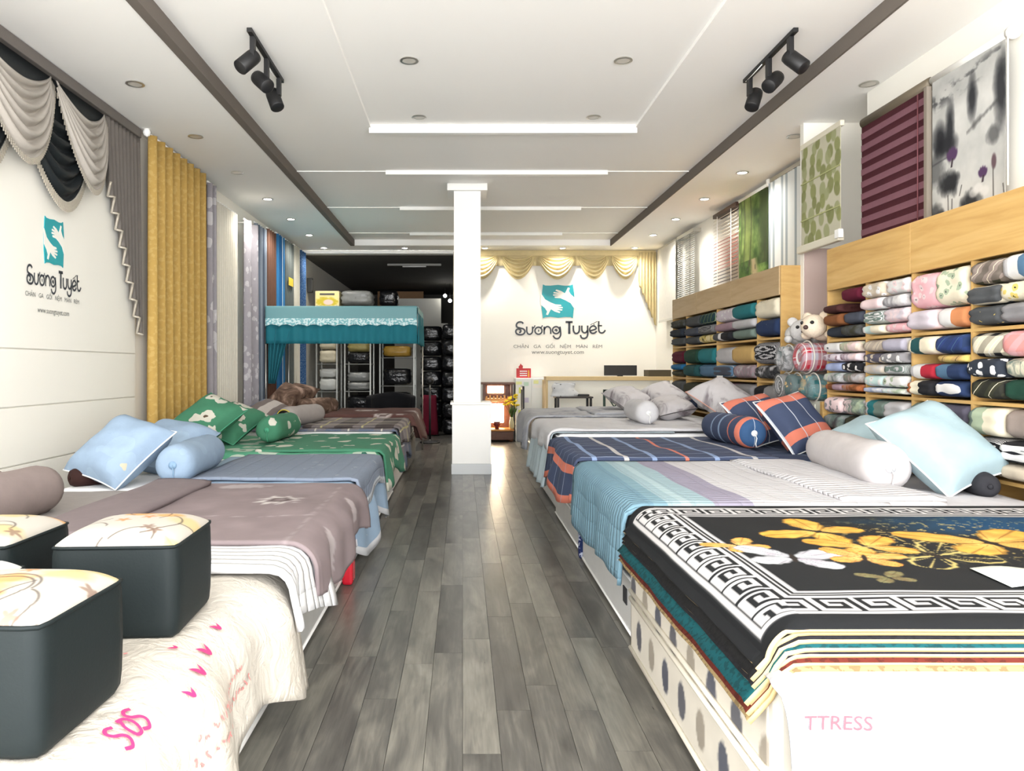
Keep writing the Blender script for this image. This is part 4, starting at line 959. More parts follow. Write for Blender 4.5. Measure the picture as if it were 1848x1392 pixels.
grid('paper_sheet', lambda a, b: (a0[0][0] + .3 * a - .02 * b + .04 * b, a0[3][1] + (a0[0][1] - a0[3][1]) * b, .783 + .008 * math.sin(a * 5)), 8, 4, solid('pale paper', c(240, 246, 240), .6), None, thick=.001)
tag(bpy.data.objects['paper_sheet'], 'pale sheet of paper lying on the butterfly rug', 'paper')

# ---------- right row, light blue bed
mattress('pale grey mattress with a white end and dark label under the light blue quilt', (RF, RH), (3.98, 5.77), (0, .36), plain_grey, white_pipe)
lbl = box('brand_tag', (RF - .006, RF), (4.18, 4.27), (.16, .25), solid('black tag', c(40, 40, 44), .6), None); mt = bpy.data.objects['mattress.' + '%03d' % (len([o for o in bpy.data.objects if o.name.startswith('mattress') and o.type == 'EMPTY' and o.get('category') == 'mattress']) - 1)]
lbl.parent = mt; lbl.matrix_parent_inverse = mt.matrix_basis.inverted()
mattress('upper mattress under the light blue and white quilt', (RF + .02, RH), (3.98, 5.77), (.362, .73), white_tick, white_pipe)
W_, Wv, LV, AQ, BL = c(236, 234, 238), c(228, 226, 232), c(186, 180, 202), c(184, 212, 222), c(138, 178, 198)
cover('bed_sheet', 'white fitted sheet at the head of the light blue bed', 'bed cover', (RF + .02, RH), (3.99, 5.76), .742, (.0, .0, .2, .02), fabric('white cotton percale', 'plain', c(238, 236, 240)), thick=.008, r=.04, flare=.01, ripple=.004)
lq = bands('light blue banded quilt', 0, 0, 3.2, [(0, BL), (1.02, c(152, 190, 206)), (1.10, AQ), (1.17, c(200, 226, 232)), (1.22, AQ), (1.34, LV), (1.56, W_), (3, W_)], quilt=.05, extra=(5, .7, c(206, 202, 208)))
cover('quilt', 'light blue quilt with aqua, lavender and white bands draped over the bed foot', 'bed cover', (RF + .03, 2.28), (4.0, 5.75), .756, (.5, .02, .06, .02), lq, thick=.022, r=.08, flare=.06, ripple=.02, freq=6, ph=.4, edge_wave=.12, lump=.005)
cover('folded_blanket', 'white quilted blanket folded at the head half of the light blue bed', 'bed cover', (2.1, 2.6), (4.05, 5.7), .782, (.03, .03, .12, .02), bands('white quilted fold', 0, 0, 4, [(0, c(238, 236, 240)), (3.9, c(238, 236, 240))], quilt=.06), thick=.02, r=.04, flare=.02)
pwh = fabric('pearl white satin', 'plain', c(232, 226, 226), rough=.5); aq = fabric('pale aqua cotton', 'plain', c(190, 216, 224), rough=.7)
bolster('large pearl white bolster on the light blue bed', (2.6, 4.5, .94), (2.74, 5.62, .94), .15, pwh, fabric('white end cloth', 'plain', c(238, 238, 242)))
pillow('large pale aqua pillow propped nearest the camera against the shelf', (2.94, 4.58, 1.0), (.52, .64, .3), (R(40), R(-16), R(16)), aq, white_pipe)
pillow('pale aqua pillow behind the pearl white bolster', (2.98, 5.4, 1.0), (.5, .72, .26), (R(10), R(-28), R(4)), aq, white_pipe)
bolster('charcoal plush roll under the pale aqua pillow', (3.05, 4.28, .83), (3.15, 4.7, .83), .075, fabric('charcoal plush', 'plain', c(64, 64, 70)), tie=False)

# ---------- right row, navy check bed
mattress('lower mattress of the navy check bed in grey wrap', (RF + .02, RH), (5.86, 7.6), (0, .3), grey_wrap, white_pipe)
mattress('upper mattress of the navy check bed', (RF + .03, RH), (5.86, 7.6), (.302, .75), white_tick, dk_pipe)
for nm, z0_, z1_, m_, lb_ in (('wrapped_parcel', .0, .3, fabric('navy blossom wrap', 'speckle', c(36, 52, 106), c(200, 206, 226), s=.03), 'navy and white wrapped parcel standing at the navy check bed corner'), ('wrapped_parcel', .3, .52, fabric('black flower wrap', 'floral', c(30, 32, 30), c(190, 190, 150), s=.06), 'black flower-print parcel under the red one at the bed corner'), ('wrapped_parcel', .52, .7, red_wrap, 'red shiny parcel stacked between the light blue and navy beds')):
    tag(box(nm, (RF - .02, RF + .12), (5.785, 5.855), (z0_ + .002, z1_), m_, None, .025), lb_, 'parcel', 'parcels stacked at the bed corner')
NV, COR, LBL, CRM = c(84, 97, 130), c(240, 140, 116), c(156, 180, 222), c(226, 222, 220)
st = [(0, COR), (.56, NV), (.76, COR), (.83, NV), (1.02, LBL), (1.06, NV), (1.27, CRM), (1.31, NV), (1.5, LBL), (1.54, NV), (1.76, COR), (1.79, NV), (2.0, LBL), (2.04, NV), (2.3, CRM), (2.34, NV), (2.6, NV)]
nq = bands('navy check quilt', 0, .4, 2.9, [(p if p else .4, q) for p, q in st], lines=(.19, .008, c(176, 190, 216)))
cover('bed_sheet', 'navy check sheet under the pillows of the navy bed', 'bed cover', (1.0, RH), (5.88, 7.58), .762, (.0, .0, .05, .02), fabric('navy sheet', 'plaid', NV, c(80, 98, 134), c(150, 170, 200), s=.3, uv=True), thick=.008, r=.03)
cover('quilt', 'navy check quilt with coral and pale blue stripes hanging over the bed foot', 'bed cover', (RF + .03, 2.5), (5.9, 7.57), .776, (.46, .02, .04, .02), nq, thick=.02, r=.06, flare=.16, ripple=.045, freq=4.6, ph=2.0, edge_wave=.25, lump=.008)
np_ = bands('navy check pillow', 1, 0, .7, [(0, NV), (.08, COR), (.18, NV), (.47, COR), (.57, NV), (.65, NV)], lines=(.16, .008, c(220, 226, 236)))
bolster('navy and coral striped bolster with white gathered end', (2.56, 6.5, .92), (2.52, 7.45, .92), .14, bands('navy striped bolster', 1, 0, 1, [(0, c(70, 110, 160)), (.02, COR), (.09, NV), (.22, COR), (.25, NV), (.44, c(160, 184, 216)), (.47, NV), (.62, c(160, 184, 216)), (.65, NV), (.9, NV)], uv=False, lines=(.2, .006, c(200, 210, 226))), white_pipe)
pillow('navy and coral check pillow standing nearest on the navy bed', (2.93, 6.5, .99), (.52, .6, .24), (R(48), R(-10), R(20)), np_, white_pipe)
pillow('navy and coral check pillow standing behind the bolster', (2.86, 7.12, .99), (.52, .6, .24), (R(42), R(-10), R(16)), np_, white_pipe)

# ---------- right row, white bed and pale grey bed
mattress('lower mattress of the white ruffled bed', (RF + .05, RH), (7.68, 9.4), (0, .4), plain_grey)
mattress('upper mattress of the white ruffled bed', (RF + .06, RH), (7.68, 9.4), (.402, .82), white_tick, white_pipe)
wc = fabric('white embroidered cotton', 'plain', c(232, 231, 234))
cover('bed_skirt', 'pale aqua ruffled bed skirt hanging at the foot of the white bed', 'bed cover', (RF + .05, 2.2), (7.69, 9.39), .834, (.6, .0, .02, .02), fabric('pale aqua ruffle', 'plain', c(198, 214, 220)), thick=.006, r=.05, flare=.16, ripple=.03, freq=15, res=.035)
cover('quilt', 'white quilt spread over the white ruffled bed', 'bed cover', (RF + .06, RH), (7.7, 9.38), .85, (.26, .0, .03, .03), bands('white quilt', 0, 0, 4, [(0, c(234, 233, 236)), (3.9, c(234, 233, 236))], extra=(4, .68, c(214, 214, 218))), thick=.022, r=.09, flare=.06, ripple=.025, freq=7, lump=.008)
bolster('plain white bolster on the white ruffled bed', (2.08, 8.28, 1.0), (2.1, 9.1, 1.0), .135, wc, white_pipe)
gpf = fabric('white pillow with grey sprigs', 'marble', c(228, 224, 226), c(226, 222, 224), c(150, 138, 144), s=.22)
pillow('white pillow with grey sprigs and peach edge beside the shelf', (2.92, 8.2, 1.08), (.5, .74, .3), (R(30), R(-18), R(24)), gpf, fabric('peach piping', 'plain', c(240, 180, 160)))
pillow('white sprigged pillow lying behind the plain white bolster', (2.58, 9.2, 1.0), (.46, .68, .24), (R(8), R(-12), 0), gpf, dk_pipe)
mattress('lower mattress of the pale grey bed', (RF + .05, RH), (9.5, 11.25), (0, .42), plain_grey)
mattress('upper mattress of the pale grey bed', (RF + .06, RH), (9.5, 11.25), (.422, .86), white_tick)
gq = fabric('pale grey cotton with blue sprays', 'marble', c(196, 198, 204), c(206, 207, 212), c(150, 156, 170), s=.3, uv=True)
cover('quilt', 'pale grey quilt with faded flower sprays on the farthest bed', 'bed cover', (RF + .06, 2.3), (9.52, 11.22), .874, (.5, .02, .03, .03), gq, thick=.022, r=.14, flare=.06, ripple=.03, freq=6, lump=.01)
cover('folded_blanket', 'pale grey folded quilt at the head of the farthest bed', 'bed cover', (1.75, 2.7), (9.6, 11.15), .90, (.04, .04, .02, .02), gq, thick=.03, r=.04, lump=.012)
pillow('pale grey pillow with dark sprays on the farthest bed', (2.3, 10.3, 1.03), (.46, .7, .24), (R(14), R(-8), R(14)), gpf)
pillow('pale grey pillow leaning on the wall side of the farthest bed', (2.75, 10.1, 1.06), (.46, .68, .24), (R(20), R(-20), R(8)), gpf)
# ================================================================ shelf units full of folded quilts
wg = G('golden pine board', .5, 0, .4); v = wg.coord()
wn = wg.noise(wg.mapping(v, (3, 1.2, 14)), 1.2, 4, .55, .5); wg.out(wg.ramp(wn, [(.3, c(188, 148, 86)), (.55, c(203, 165, 102)), (.75, c(212, 177, 117))])); pine = wg.mat
wg2 = G('tan pine board', .5, 0, .4); v = wg2.coord()
wn = wg2.noise(wg2.mapping(v, (3, 1.2, 14)), 1.2, 4, .55, .5); wg2.out(wg2.ramp(wn, [(.3, c(176, 148, 108)), (.75, c(196, 170, 130))])); pine2 = wg2.mat
XS = 3.27
def shelf_unit(label, y_lo, y_hi, depth, divs, tiers, zh0, zh1, joints, boardm, headm, endm):
    t = thing('shelf_unit', label, 'shelf', (XS + depth / 2, (y_lo + y_hi) / 2, 0), group='wooden shelf units')
    xb = XS + depth
    box('back_panel', (xb - .012, xb), (y_lo, y_hi), (0, zh1 - .02), boardm, t)
    for k in range(len(joints) - 1): box('header_board', (XS - .012, XS + .02), (joints[k] + .002, joints[k + 1] - .002), (zh0, zh1), headm, t, .003)
    box('top_board', (XS, xb), (y_lo, y_hi), (zh1 - .022, zh1 - .002), boardm, t)
    box('end_panel', (XS, xb), (y_lo - .02, y_lo), (0, zh1), endm, t, .002); box('end_panel', (XS, xb), (y_hi, y_hi + .02), (0, zh1), endm, t, .002)
    for y in divs: box('divider', (XS + .004, xb - .012), (y - .011, y + .011), (.05, zh0), boardm, t)
    for z in tiers: box('shelf_board', (XS + .002, xb - .012), (y_lo, y_hi), (z - .011, z + .011), boardm, t)
    return W(t)
nearT = (.34, .81, 1.28, 1.745); farT = (.44, .9, 1.355, 1.815)
shelf_unit('golden pine shelf unit nearest the camera, filled with folded quilts', 2.9, 6.62, .39, (6.0, 5.386, 4.755, 4.13, 3.5), nearT, 2.19, 2.56, (2.9, 4.13, 5.386, 6.62), pine, pine, pine)
shelf_unit('tan pine shelf unit beyond the alcove, filled with dark folded quilts', 7.62, 11.5, .5, (8.22, 9.53, 10.83), farT, 2.26, 2.56, (7.62, 9.0, 10.3, 11.5), pine, pine2, pine)

def quilt_roll(label, yc, L, zc, H, depth, mat, xf=XS, group='folded quilts on the shelves', lobes=1, seed=0, rz=0.0, name='folded_quilt'):
    """a quilt folded into a loaf: rounded folds to the front, spiral layers at the ends; axis along the shelf"""
    rr = random.Random(seed); nx, ns = 22, 11
    vs = []; fs = []
    e = 4.2
    ph = rr.uniform(0, 6)
    for i in range(ns + 1):
        s = i / ns; y = -L / 2 + L * s
        q = min(s, 1 - s) * ns; k = .90 if q == 0 else (.99 if q == 1 else 1.0)
        y += (.012 if s == 0 else (-.012 if s == 1 else 0)) * 0
        for j in range(nx):
            a = 2 * math.pi * j / nx; ca, sa = math.cos(a), math.sin(a)
            m = (abs(ca) ** e + abs(sa) ** e) ** (-1 / e)
            x = depth / 2 * ca * m; z = H / 2 * sa * m
            if lobes > 1 and ca < -.2: x += .012 * math.exp(-(z / (.07 * H)) ** 2)
            w = 1 + .012 * math.sin(3 * s * math.pi + ph) + .01 * math.sin(a * 3 + ph + s * 4)
            vs.append((x * (k * .3 + .7) * w, y + .004 * math.sin(a * 2 + ph), z * k * (1 + .02 * math.sin(2 * math.pi * s + ph))))
    for i in range(ns):
        for j in range(nx): fs.append((i * nx + j, (i + 1) * nx + j, (i + 1) * nx + (j + 1) % nx, i * nx + (j + 1) % nx))
    # spiral folded ends
    for end, yy, sg in ((0, -L / 2, -1), (ns, L / 2, 1)):
        prev = [end * nx + j for j in range(nx)]
        for sc, dy in ((.72, .012), (.62, -.012), (.38, .010), (.28, -.010)):
            cur = []
            for j in range(nx):
                p = vs[end * nx + j]; cur.append(len(vs)); vs.append((p[0] * sc, yy + sg * dy, p[2] * sc))
            for j in range(nx):
                q = (prev[j], prev[(j + 1) % nx], cur[(j + 1) % nx], cur[j]); fs.append(q if sg < 0 else q[::-1])
            prev = cur
        fs.append(tuple(prev) if sg < 0 else tuple(prev[::-1]))
    o = link(name, mesh(name, vs, fs), mat, None, (xf + depth / 2 - .02, yc, zc), (0, 0, rz), True)
    return tag(o, label, 'quilt', group)
_fm = {}
C_ = dict(maroon=(92, 22, 44), dbrown=(70, 36, 34), brown=(122, 76, 44), slate=(74, 78, 90), dslate=(44, 50, 60), olive=(58, 58, 44), white=(226, 224, 222), cream=(228, 218, 194), lilac=(206, 196, 204), pink=(232, 180, 186), lpink=(230, 206, 206), aqua=(196, 220, 216), grey=(140, 138, 140), lgrey=(190, 188, 190), dgrey=(78, 80, 82), black=(32, 32, 36), navy=(38, 54, 88), royal=(44, 62, 114), red=(170, 40, 56), rust=(176, 104, 64), orange=(208, 138, 92), mustard=(198, 164, 104), teal=(40, 116, 122), dteal=(34, 76, 78), sage=(168, 182, 156), dgreen=(30, 66, 52), peri=(160, 172, 208), steel=(84, 116, 144), salmon=(222, 150, 146), taupe=(150, 136, 128), lav=(176, 172, 186), ggreen=(112, 128, 120), blue=(34, 104, 150), mauve=(158, 132, 142), yellow=(220, 196, 110), beige=(202, 188, 168), dpurp=(92, 88, 102))
def fm(spec):
    """'floral white grey' -> cloth"""
    if spec in _fm: return _fm[spec]
    p = spec.split(); s = {'floral': .065, 'plaid': .14, 'stripe': .12, 'speckle': .03, 'wave': .011, 'marble': .06, 'halves': .09, 'plain': .1}[p[0]]
    cs = [c(*C_[q]) for q in p[1:]]; m = fabric('quilt ' + spec, p[0], cs[0], cs[1] if len(cs) > 1 else None, cs[2] if len(cs) > 2 else None, s=s, keep=True); _fm[spec] = m; return m
say = {'floral': 'flower-print', 'plaid': 'checked', 'stripe': 'striped', 'speckle': 'mottled', 'wave': 'knit-textured', 'marble': 'soft-patterned', 'halves': 'two-tone', 'plain': 'plain'}
word = dict(dbrown='dark brown', dslate='dark slate', lpink='pale pink', lgrey='light grey', dgrey='dark grey', dteal='dark teal', dgreen='dark green', peri='periwinkle', lav='lavender grey', ggreen='grey-green', dpurp='purple grey', royal='royal blue', steel='steel blue')
def stack(unit, bay, tier, y_far, y_near, z0, zmax, rows, depth, seed):
    """rows: bottom to top; each row lists quilts far to near: (spec) or None"""
    n = len(rows); tot = zmax - z0 - .015; hs = [r_[0] for r_ in rows]; k = min(1.0, tot / sum(hs)); z = z0 + .012
    for ri, (h, items) in enumerate(rows):
        h *= k; m = len(items); w = (y_far - y_near - .02) / m
        for i, sp in enumerate(items):
            if sp is None: continue
            p = sp.split(); wd = 1.0
            nm = ' and '.join(dict.fromkeys(word.get(q, q) for q in p[1:3]))
            lab = f"{nm} {say[p[0]]} quilt, {tier} tier, {bay} bay of {unit} shelf, {('bottom', 'second', 'third', 'fourth', 'fifth')[ri]} layer"
            yc = y_far - .01 - w * (i + .5)
            sd = hash((unit, bay, tier, ri, i, seed)) % 9999 if False else (len(lab) * 131 + ri * 17 + i * 7 + int(yc * 1000)) % 9999
            rr = random.Random(sd)
            quilt_roll(lab, yc, w - .028, z + h / 2, h * .95, depth * rr.uniform(.96, 1.08), fm(sp), XS - rr.uniform(.0, .05), lobes=2 if h > .11 and rr.random() < .5 else 1, seed=sd, rz=R(rr.uniform(-1.5, 1.5)))
        z += h
A_, B_, Cc, D_ = (6.608, 6.012), (5.988, 5.398), (5.374, 4.768), (4.742, 4.142)
T1, T2, T3 = (1.757, 2.185), (1.292, 1.733), (.822, 1.268)
dq = .34
def near(bay, yr, tier, zr, rows): stack('near', bay, tier, yr[0], yr[1], zr[0], zr[1], rows, dq, 1)
near('first', A_, 'top', T1, [(.10, ['plain dslate', 'marble olive dgrey olive']), (.11, ['plain brown', 'plain slate']), (.08, ['plain dbrown', None]), (.12, [None, 'plain maroon'])])
near('second', B_, 'top', T1, [(.08, ['halves cream aqua white', 'floral pink lpink salmon']), (.12, ['wave ggreen white', 'marble lilac lpink lilac']), (.10, ['stripe lpink white grey', 'marble white lgrey grey']), (.13, ['floral beige white grey', 'floral white lpink lgrey'])])
near('third', Cc, 'top', T1, [(.15, ['stripe lilac lpink lilac', 'halves orange white white']), (.27, ['floral pink lpink grey', 'floral cream sage dgrey'])])
near('fourth', D_, 'top', T1, [(.13, ['floral dgrey dgrey yellow', 'plain grey']), (.13, ['stripe dgrey cream black', 'floral cream yellow olive']), (.17, ['plaid taupe olive cream', 'halves steel white lgrey'])])
near('first', A_, 'middle', T2, [(.07, ['halves mauve brown rust', 'marble brown rust taupe']), (.10, ['marble ggreen lgrey sage', 'marble lgrey taupe ggreen']), (.09, ['plain peri', 'floral black white lgrey']), (.08, ['floral lilac mauve dgrey', 'marble lpink lilac mauve']), (.10, ['stripe white lgrey dgrey', 'marble lpink beige sage'])])
near('second', B_, 'middle', T2, [(.05, ['marble white peri lgrey', 'marble sage white aqua']), (.10, ['floral aqua white sage', 'floral white sage olive']), (.09, ['marble lgrey beige lgrey', 'wave ggreen lgrey']), (.09, ['floral dpurp beige cream', 'floral grey white lpink']), (.11, ['plaid beige taupe grey', 'stripe lav lgrey lav'])])
near('third', Cc, 'middle', T2, [(.12, ['halves black cream rust', 'stripe navy navy white']), (.12, ['halves red white lgrey', 'halves navy steel steel']), (.06, [None, 'plaid mustard yellow olive']), (.14, ['halves cream dteal cream', 'plaid royal navy steel'])])
near('fourth', D_, 'middle', T2, [(.14, ['plaid olive black cream', 'plain dgreen']), (.13, ['floral dslate white white', 'marble sage cream ggreen']), (.17, ['plaid cream black white', 'plaid salmon pink salmon'])])
near('first', A_, 'lower', T3, [(.13, ['plain dgrey', 'plain slate']), (.14, ['marble dgrey ggreen grey', 'plain olive']), (.15, ['floral lpink grey mauve', 'marble sage ggreen lpink'])])
near('second', B_, 'lower', T3, [(.13, ['plain navy', 'marble dgrey black grey']), (.14, ['marble dgrey navy grey', 'plain black']), (.15, ['halves ggreen teal lgrey', 'plain lgrey'])])
near('third', Cc, 'lower', T3, [(.13, ['plain dslate', 'plain black']), (.13, ['plain navy', 'marble black dgrey grey']), (.17, ['floral ggreen lgrey teal', 'plain dpurp'])])
near('fourth', D_, 'lower', T3, [(.10, ['plain cream', 'plain beige']), (.14, ['wave black white', 'stripe black black white']), (.19, ['halves cream sage ggreen', 'plain taupe'])])
E_, F1, G1, H1 = (8.208, 7.632), (9.518, 8.232), (10.818, 9.542), (11.49, 10.842)
U1, U2, U3, U4 = (1.828, 2.255), (1.368, 1.803), (.912, 1.343), (.452, .888)
dq = .42
def far(bay, yr, tier, zr, rows): stack('far', bay, tier, yr[0], yr[1], zr[0], zr[1], rows, dq, 2)
far('nearest', E_, 'top', U1, [(.2, ['floral navy navy grey']), (.22, ['floral cream cream black'])])
far('nearest', E_, 'middle', U2, [(.16, ['marble dgrey black lgrey']), (.25, ['wave black lgrey'])])
far('nearest', E_, 'lower', U3, [(.2, ['plain dgrey', 'plain black']), (.2, ['halves grey black black'])])
far('third', F1, 'top', U1, [(.12, ['halves black white dgrey', 'plain ggreen']), (.12, ['plain mauve', 'plain lgrey']), (.18, ['floral lilac white grey', 'plain teal'])])
far('third', F1, 'middle', U2, [(.17, ['stripe steel slate lgrey', 'marble grey mauve lgrey']), (.22, ['plain lgrey', 'plain mustard'])])
far('third', F1, 'lower', U3, [(.2, ['plain ggreen', 'marble taupe lpink ggreen']), (.2, ['plain mauve', 'plain grey'])])
far('second', G1, 'top', U1, [(.12, ['plain dgrey', 'marble cream yellow olive']), (.13, ['plain slate', 'wave dgrey grey']), (.17, ['plain dgrey', 'plaid dgreen navy sage'])])
far('second', G1, 'middle', U2, [(.18, ['plain dteal', 'plain steel']), (.22, ['plain dgreen', 'plain teal'])])
far('second', G1, 'lower', U3, [(.18, ['plain navy', 'plain lgrey']), (.2, ['plain olive', 'plain ggreen'])])
far('farthest', H1, 'top', U1, [(.13, ['plain dgrey']), (.13, ['plain dslate']), (.14, ['marble dgrey olive dgrey'])])
far('farthest', H1, 'middle', U2, [(.09, ['plain olive']), (.1, ['plain blue']), (.2, ['plain maroon'])])
far('farthest', H1, 'lower', U3, [(.2, ['plain navy']), (.2, ['plain dgrey'])])
for k, (y, z) in enumerate(((9.2, 1.35), (9.9, 1.14))): tag(box('price_card', (XS - .075, XS - .07), (y - .1, y + .1), (z - .06, z + .06), whitegloss), ('white price card hanging from a grey quilt, upper one', 'white price card hanging from a grey quilt, lower one')[k], 'card', 'price cards')

# alcove between the units: low cabinet, bagged quilts, plush toys
t = thing('low_cabinet', 'low pale cabinet standing in the alcove between the shelf units', 'cabinet', (3.4, 7.1, 0))
box('body', (XS - .02, 3.66), (6.70, 7.5), (0, 1.2), solid('pale sage laminate', c(214, 214, 200), .5), t, .004); box('door', (XS - .036, XS - .022), (6.80, 7.16), (.1, 1.17), solid('pale sage laminate', c(214, 214, 200), .5), t, .003); box('door', (XS - .036, XS - .022), (7.18, 7.48), (.1, 1.17), solid('pale sage laminate', c(214, 214, 200), .5), t, .003)
box('side_post', (XS - .04, XS + .02), (6.64, 6.69), (0, 1.2), pine, t, .003); box('edge_strip', (XS - .04, XS - .02), (7.165, 7.175), (.1, 1.17), chrome, t); W(t)
clearw = glassy('clear bag film', c(225, 228, 226), .13, .06)
def bagged(label, x, y, z, r, L, spec):
    t = thing('bagged_quilt', label, 'quilt', (x, y, z), 0, 'quilts in clear bags in the alcove')
    lathe('rolled_quilt', [(r * .15, -L / 2 + .02), (r * .55, -L / 2 + .03), (r * .6, -L / 2), (r * .88, -L / 2 + .012), (r * .95, -L / 2 + .05), (r * .95, L / 2 - .05), (r * .85, L / 2), (r * .1, L / 2)], fm(spec), t, axis='X', seg=22, wob=lambda i, a: .03 * math.sin(a * 4 + i))
    lathe('clear_bag', [(r * .3, -L / 2 - .02), (r * .97, -L / 2), (r, -L / 2 + .06), (r, L / 2 - .04), (r * .9, L / 2 + .01)], clearw, t, axis='X', seg=18, wob=lambda i, a: .05 * math.sin(a * 5 + i * 2) + .03 * math.sin(a * 11))
    tube('strap', [(-L / 2 + .09, r * 1.06 * math.cos(k * math.pi / 10), r * 1.06 * math.sin(k * math.pi / 10)) for k in range(20)], .007, solid('bag strap', c(206, 200, 190), .6), t, 5, True)
z1, rB = 1.2, .125
bagged('grey and white quilt in a clear bag, lower, farthest along', 3.38, 7.42, z1 + rB, rB, .44, 'wave dgrey lgrey')
bagged('teal and gold flower quilt in a clear bag, lower middle', 3.36, 7.14, z1 + rB, rB, .44, 'floral dteal mustard rust')
bagged('dark green quilt in a clear bag, lower, next to the near shelf', 3.38, 6.85, z1 + rB, rB, .44, 'marble dteal teal mustard')
bagged('grey streaked quilt in a clear bag on the upper row', 3.36, 7.3, z1 + rB * 3 + .02, rB * 1.05, .46, 'marble dgrey lgrey dteal')
bagged('red and white checked quilt in a clear bag on the upper row', 3.36, 6.92, z1 + rB * 3 + .03, rB * 1.15, .46, 'plaid red lav white')
plush = solid('cream plush', c(222, 206, 184), .95, var=.08, nscale=30, bump=.5, bscale=80); plush2 = solid('grey white plush', c(208, 206, 204), .95, var=.08, nscale=30, bump=.5, bscale=80)
def ball(name, r, mat, parent, loc, sc=(1, 1, 1)):
    n = 8; pr = [(r * math.sin(math.pi * k / n), -r * math.cos(math.pi * k / n)) for k in range(n + 1)]; pr[0] = (.0005, -r); pr[-1] = (.0005, r)
    o = lathe(name, pr, mat, parent, loc, seg=16); o.scale = sc; return o
def toy(label, x, y, z, m, rz):
    t = thing('plush_toy', label, 'plush toy', (x, y, z), rz, 'plush toys on the bagged quilts')
    ball('body', .13, m, t, (.06, .02, .10), (1.25, 1, .8)); hd = ball('head', .115, m, t, (-.12, 0, .13), (1, 1, .95))
    for s in (-1, 1): ball('ear', .05, m, hd, (.03, s * .085, .09), (.6, 1, 1)); ball('eye', .018, black, hd, (-.095, s * .05, .03))
    ball('nose', .022, solid('dark plush nose', c(70, 50, 46), .6), hd, (-.115, 0, -.015))
    for s in (-1, 1): ball('arm', .05, m, t, (-.05, s * .12, .05), (1.4, .8, .8))
    return t
toy('cream plush toy with dark eyes lying on the red checked bag', 3.34, 6.88, z1 + rB * 4 + .06, plush, R(30))
toy('grey and white plush toy lying beside the far shelf unit', 3.36, 7.34, z1 + rB * 4 + .04, plush2, R(70))
# ================================================================ counter corner at the far wall
oak = solid('pale oak', c(206, 180, 130), .5, var=.08, nscale=9); ply = solid('white panel', c(236, 234, 224), .5)
t = thing('service_counter', 'long white service counter with pale oak ledge before the far wall', 'counter', (2.7, 14.3, 0))
box('front_panel', (1.62, 3.95), (14.1, 14.14), (0, 1.27), ply, t); box('ledge', (1.58, 3.98), (14.02, 14.4), (1.27, 1.345), oak, t, .004); box('end_panel', (1.58, 1.62), (14.06, 14.7), (0, 1.27), oak, t, .003)
box('work_top', (1.62, 3.95), (14.14, 14.75), (.74, .77), oak, t); box('back_box', (3.55, 3.98), (14.12, 14.5), (1.345, 1.47), solid('dark olive box', c(72, 64, 44), .6), t); W(t)
t = thing('monitor', 'black flat monitor standing on the service counter', 'monitor', (3.07, 14.45, 1.345))
box('screen', (2.76, 3.4), (14.43, 14.46), (1.36, 1.56), black, t, .006); box('stand', (3.02, 3.12), (14.40, 14.49), (1.345, 1.37), black, t, .003); W(t)
t = thing('white_cabinet', 'white cabinet covered with notes and stickers beside the altar', 'cabinet', (1.4, 15.4, 0))
box('body', (1.08, 1.74), (15.15, 15.66), (0, 1.3), solid('white enamel', c(232, 234, 230), .4), t, .01)
box('door', (1.085, 1.40), (15.135, 15.148), (.04, 1.29), solid('white enamel', c(232, 234, 230), .4), t, .003); box('door', (1.41, 1.735), (15.135, 15.148), (.04, 1.29), solid('white enamel', c(232, 234, 230), .4), t, .003)
rr = random.Random(5); nc = [c(226, 232, 120), c(236, 240, 170), c(206, 202, 222), c(240, 236, 230), c(200, 226, 206)]
for k, (x, z, w, h) in enumerate(((1.2, 1.05, .1, .12), (1.15, 1.2, .12, .06), (1.28, .85, .14, .1), (1.55, 1.13, .22, .06), (1.3, 1.18, .1, .08), (1.2, .6, .12, .1), (1.5, 1.22, .1, .07), (1.16, .42, .1, .08))):
    box('paper_note', (x - w / 2, x + w / 2), (15.130, 15.134), (z - h / 2, z + h / 2), solid('note %d' % (k % 5), nc[k % 5], .7), t)
W(t)
t = thing('fire_sign', 'red fire equipment sign with a flame standing on the white cabinet', 'sign', (1.25, 15.3, 1.3))
box('board', (1.11, 1.41), (15.28, 15.30), (1.302, 1.5), solid('signal red', c(206, 40, 46), .5), t, .003)
for k in range(3): box('white_line', (1.18, 1.33), (15.277, 15.279), (1.34 + .045 * k, 1.36 + .045 * k), whitegloss, t)
box('yellow_strip', (1.35, 1.375), (15.277, 15.279), (1.32, 1.46), solid('signal yellow', c(240, 190, 60), .5), t)
poly('flame', [(-.04, 0), (-.045, .04), (-.02, .06), (-.005, .1), (.02, .07), (.045, .05), (.04, 0)], solid('signal red', c(206, 40, 46), .5), t, .01, (1.2, 15.285, 1.5)); W(t)
# altar
lacq = solid('carved reddish wood', c(98, 56, 32), .4, var=.3, nscale=25, bump=.5, bscale=30); gilt = solid('gilded wood', c(176, 120, 56), .35, .4, var=.2, nscale=30)
glow = emit('altar lamp glow', (1, .86, .62, 1), 9.0)
t = thing('altar_cabinet', 'small carved wooden altar cabinet lit from inside beside the column', 'altar', (.75, 15.4, 0))
box('base', (.42, 1.03), (15.05, 15.6), (.04, .22), lacq, t, .01); box('base_ledge', (.40, 1.05), (15.03, 15.6), (.22, .26), gilt, t, .006)
for x in (.46, .99): lathe('foot', [(.02, 0), (.04, .01), (.035, .045), (.02, .05)], lacq, t, (x, 15.12, 0), seg=12)
box('back_panel', (.42, 1.03), (15.56, 15.6), (.26, 1.2), lacq, t); box('side_panel', (.42, .46), (15.2, 15.56), (.26, 1.2), lacq, t); box('side_panel', (.99, 1.03), (15.2, 15.56), (.26, 1.2), lacq, t)
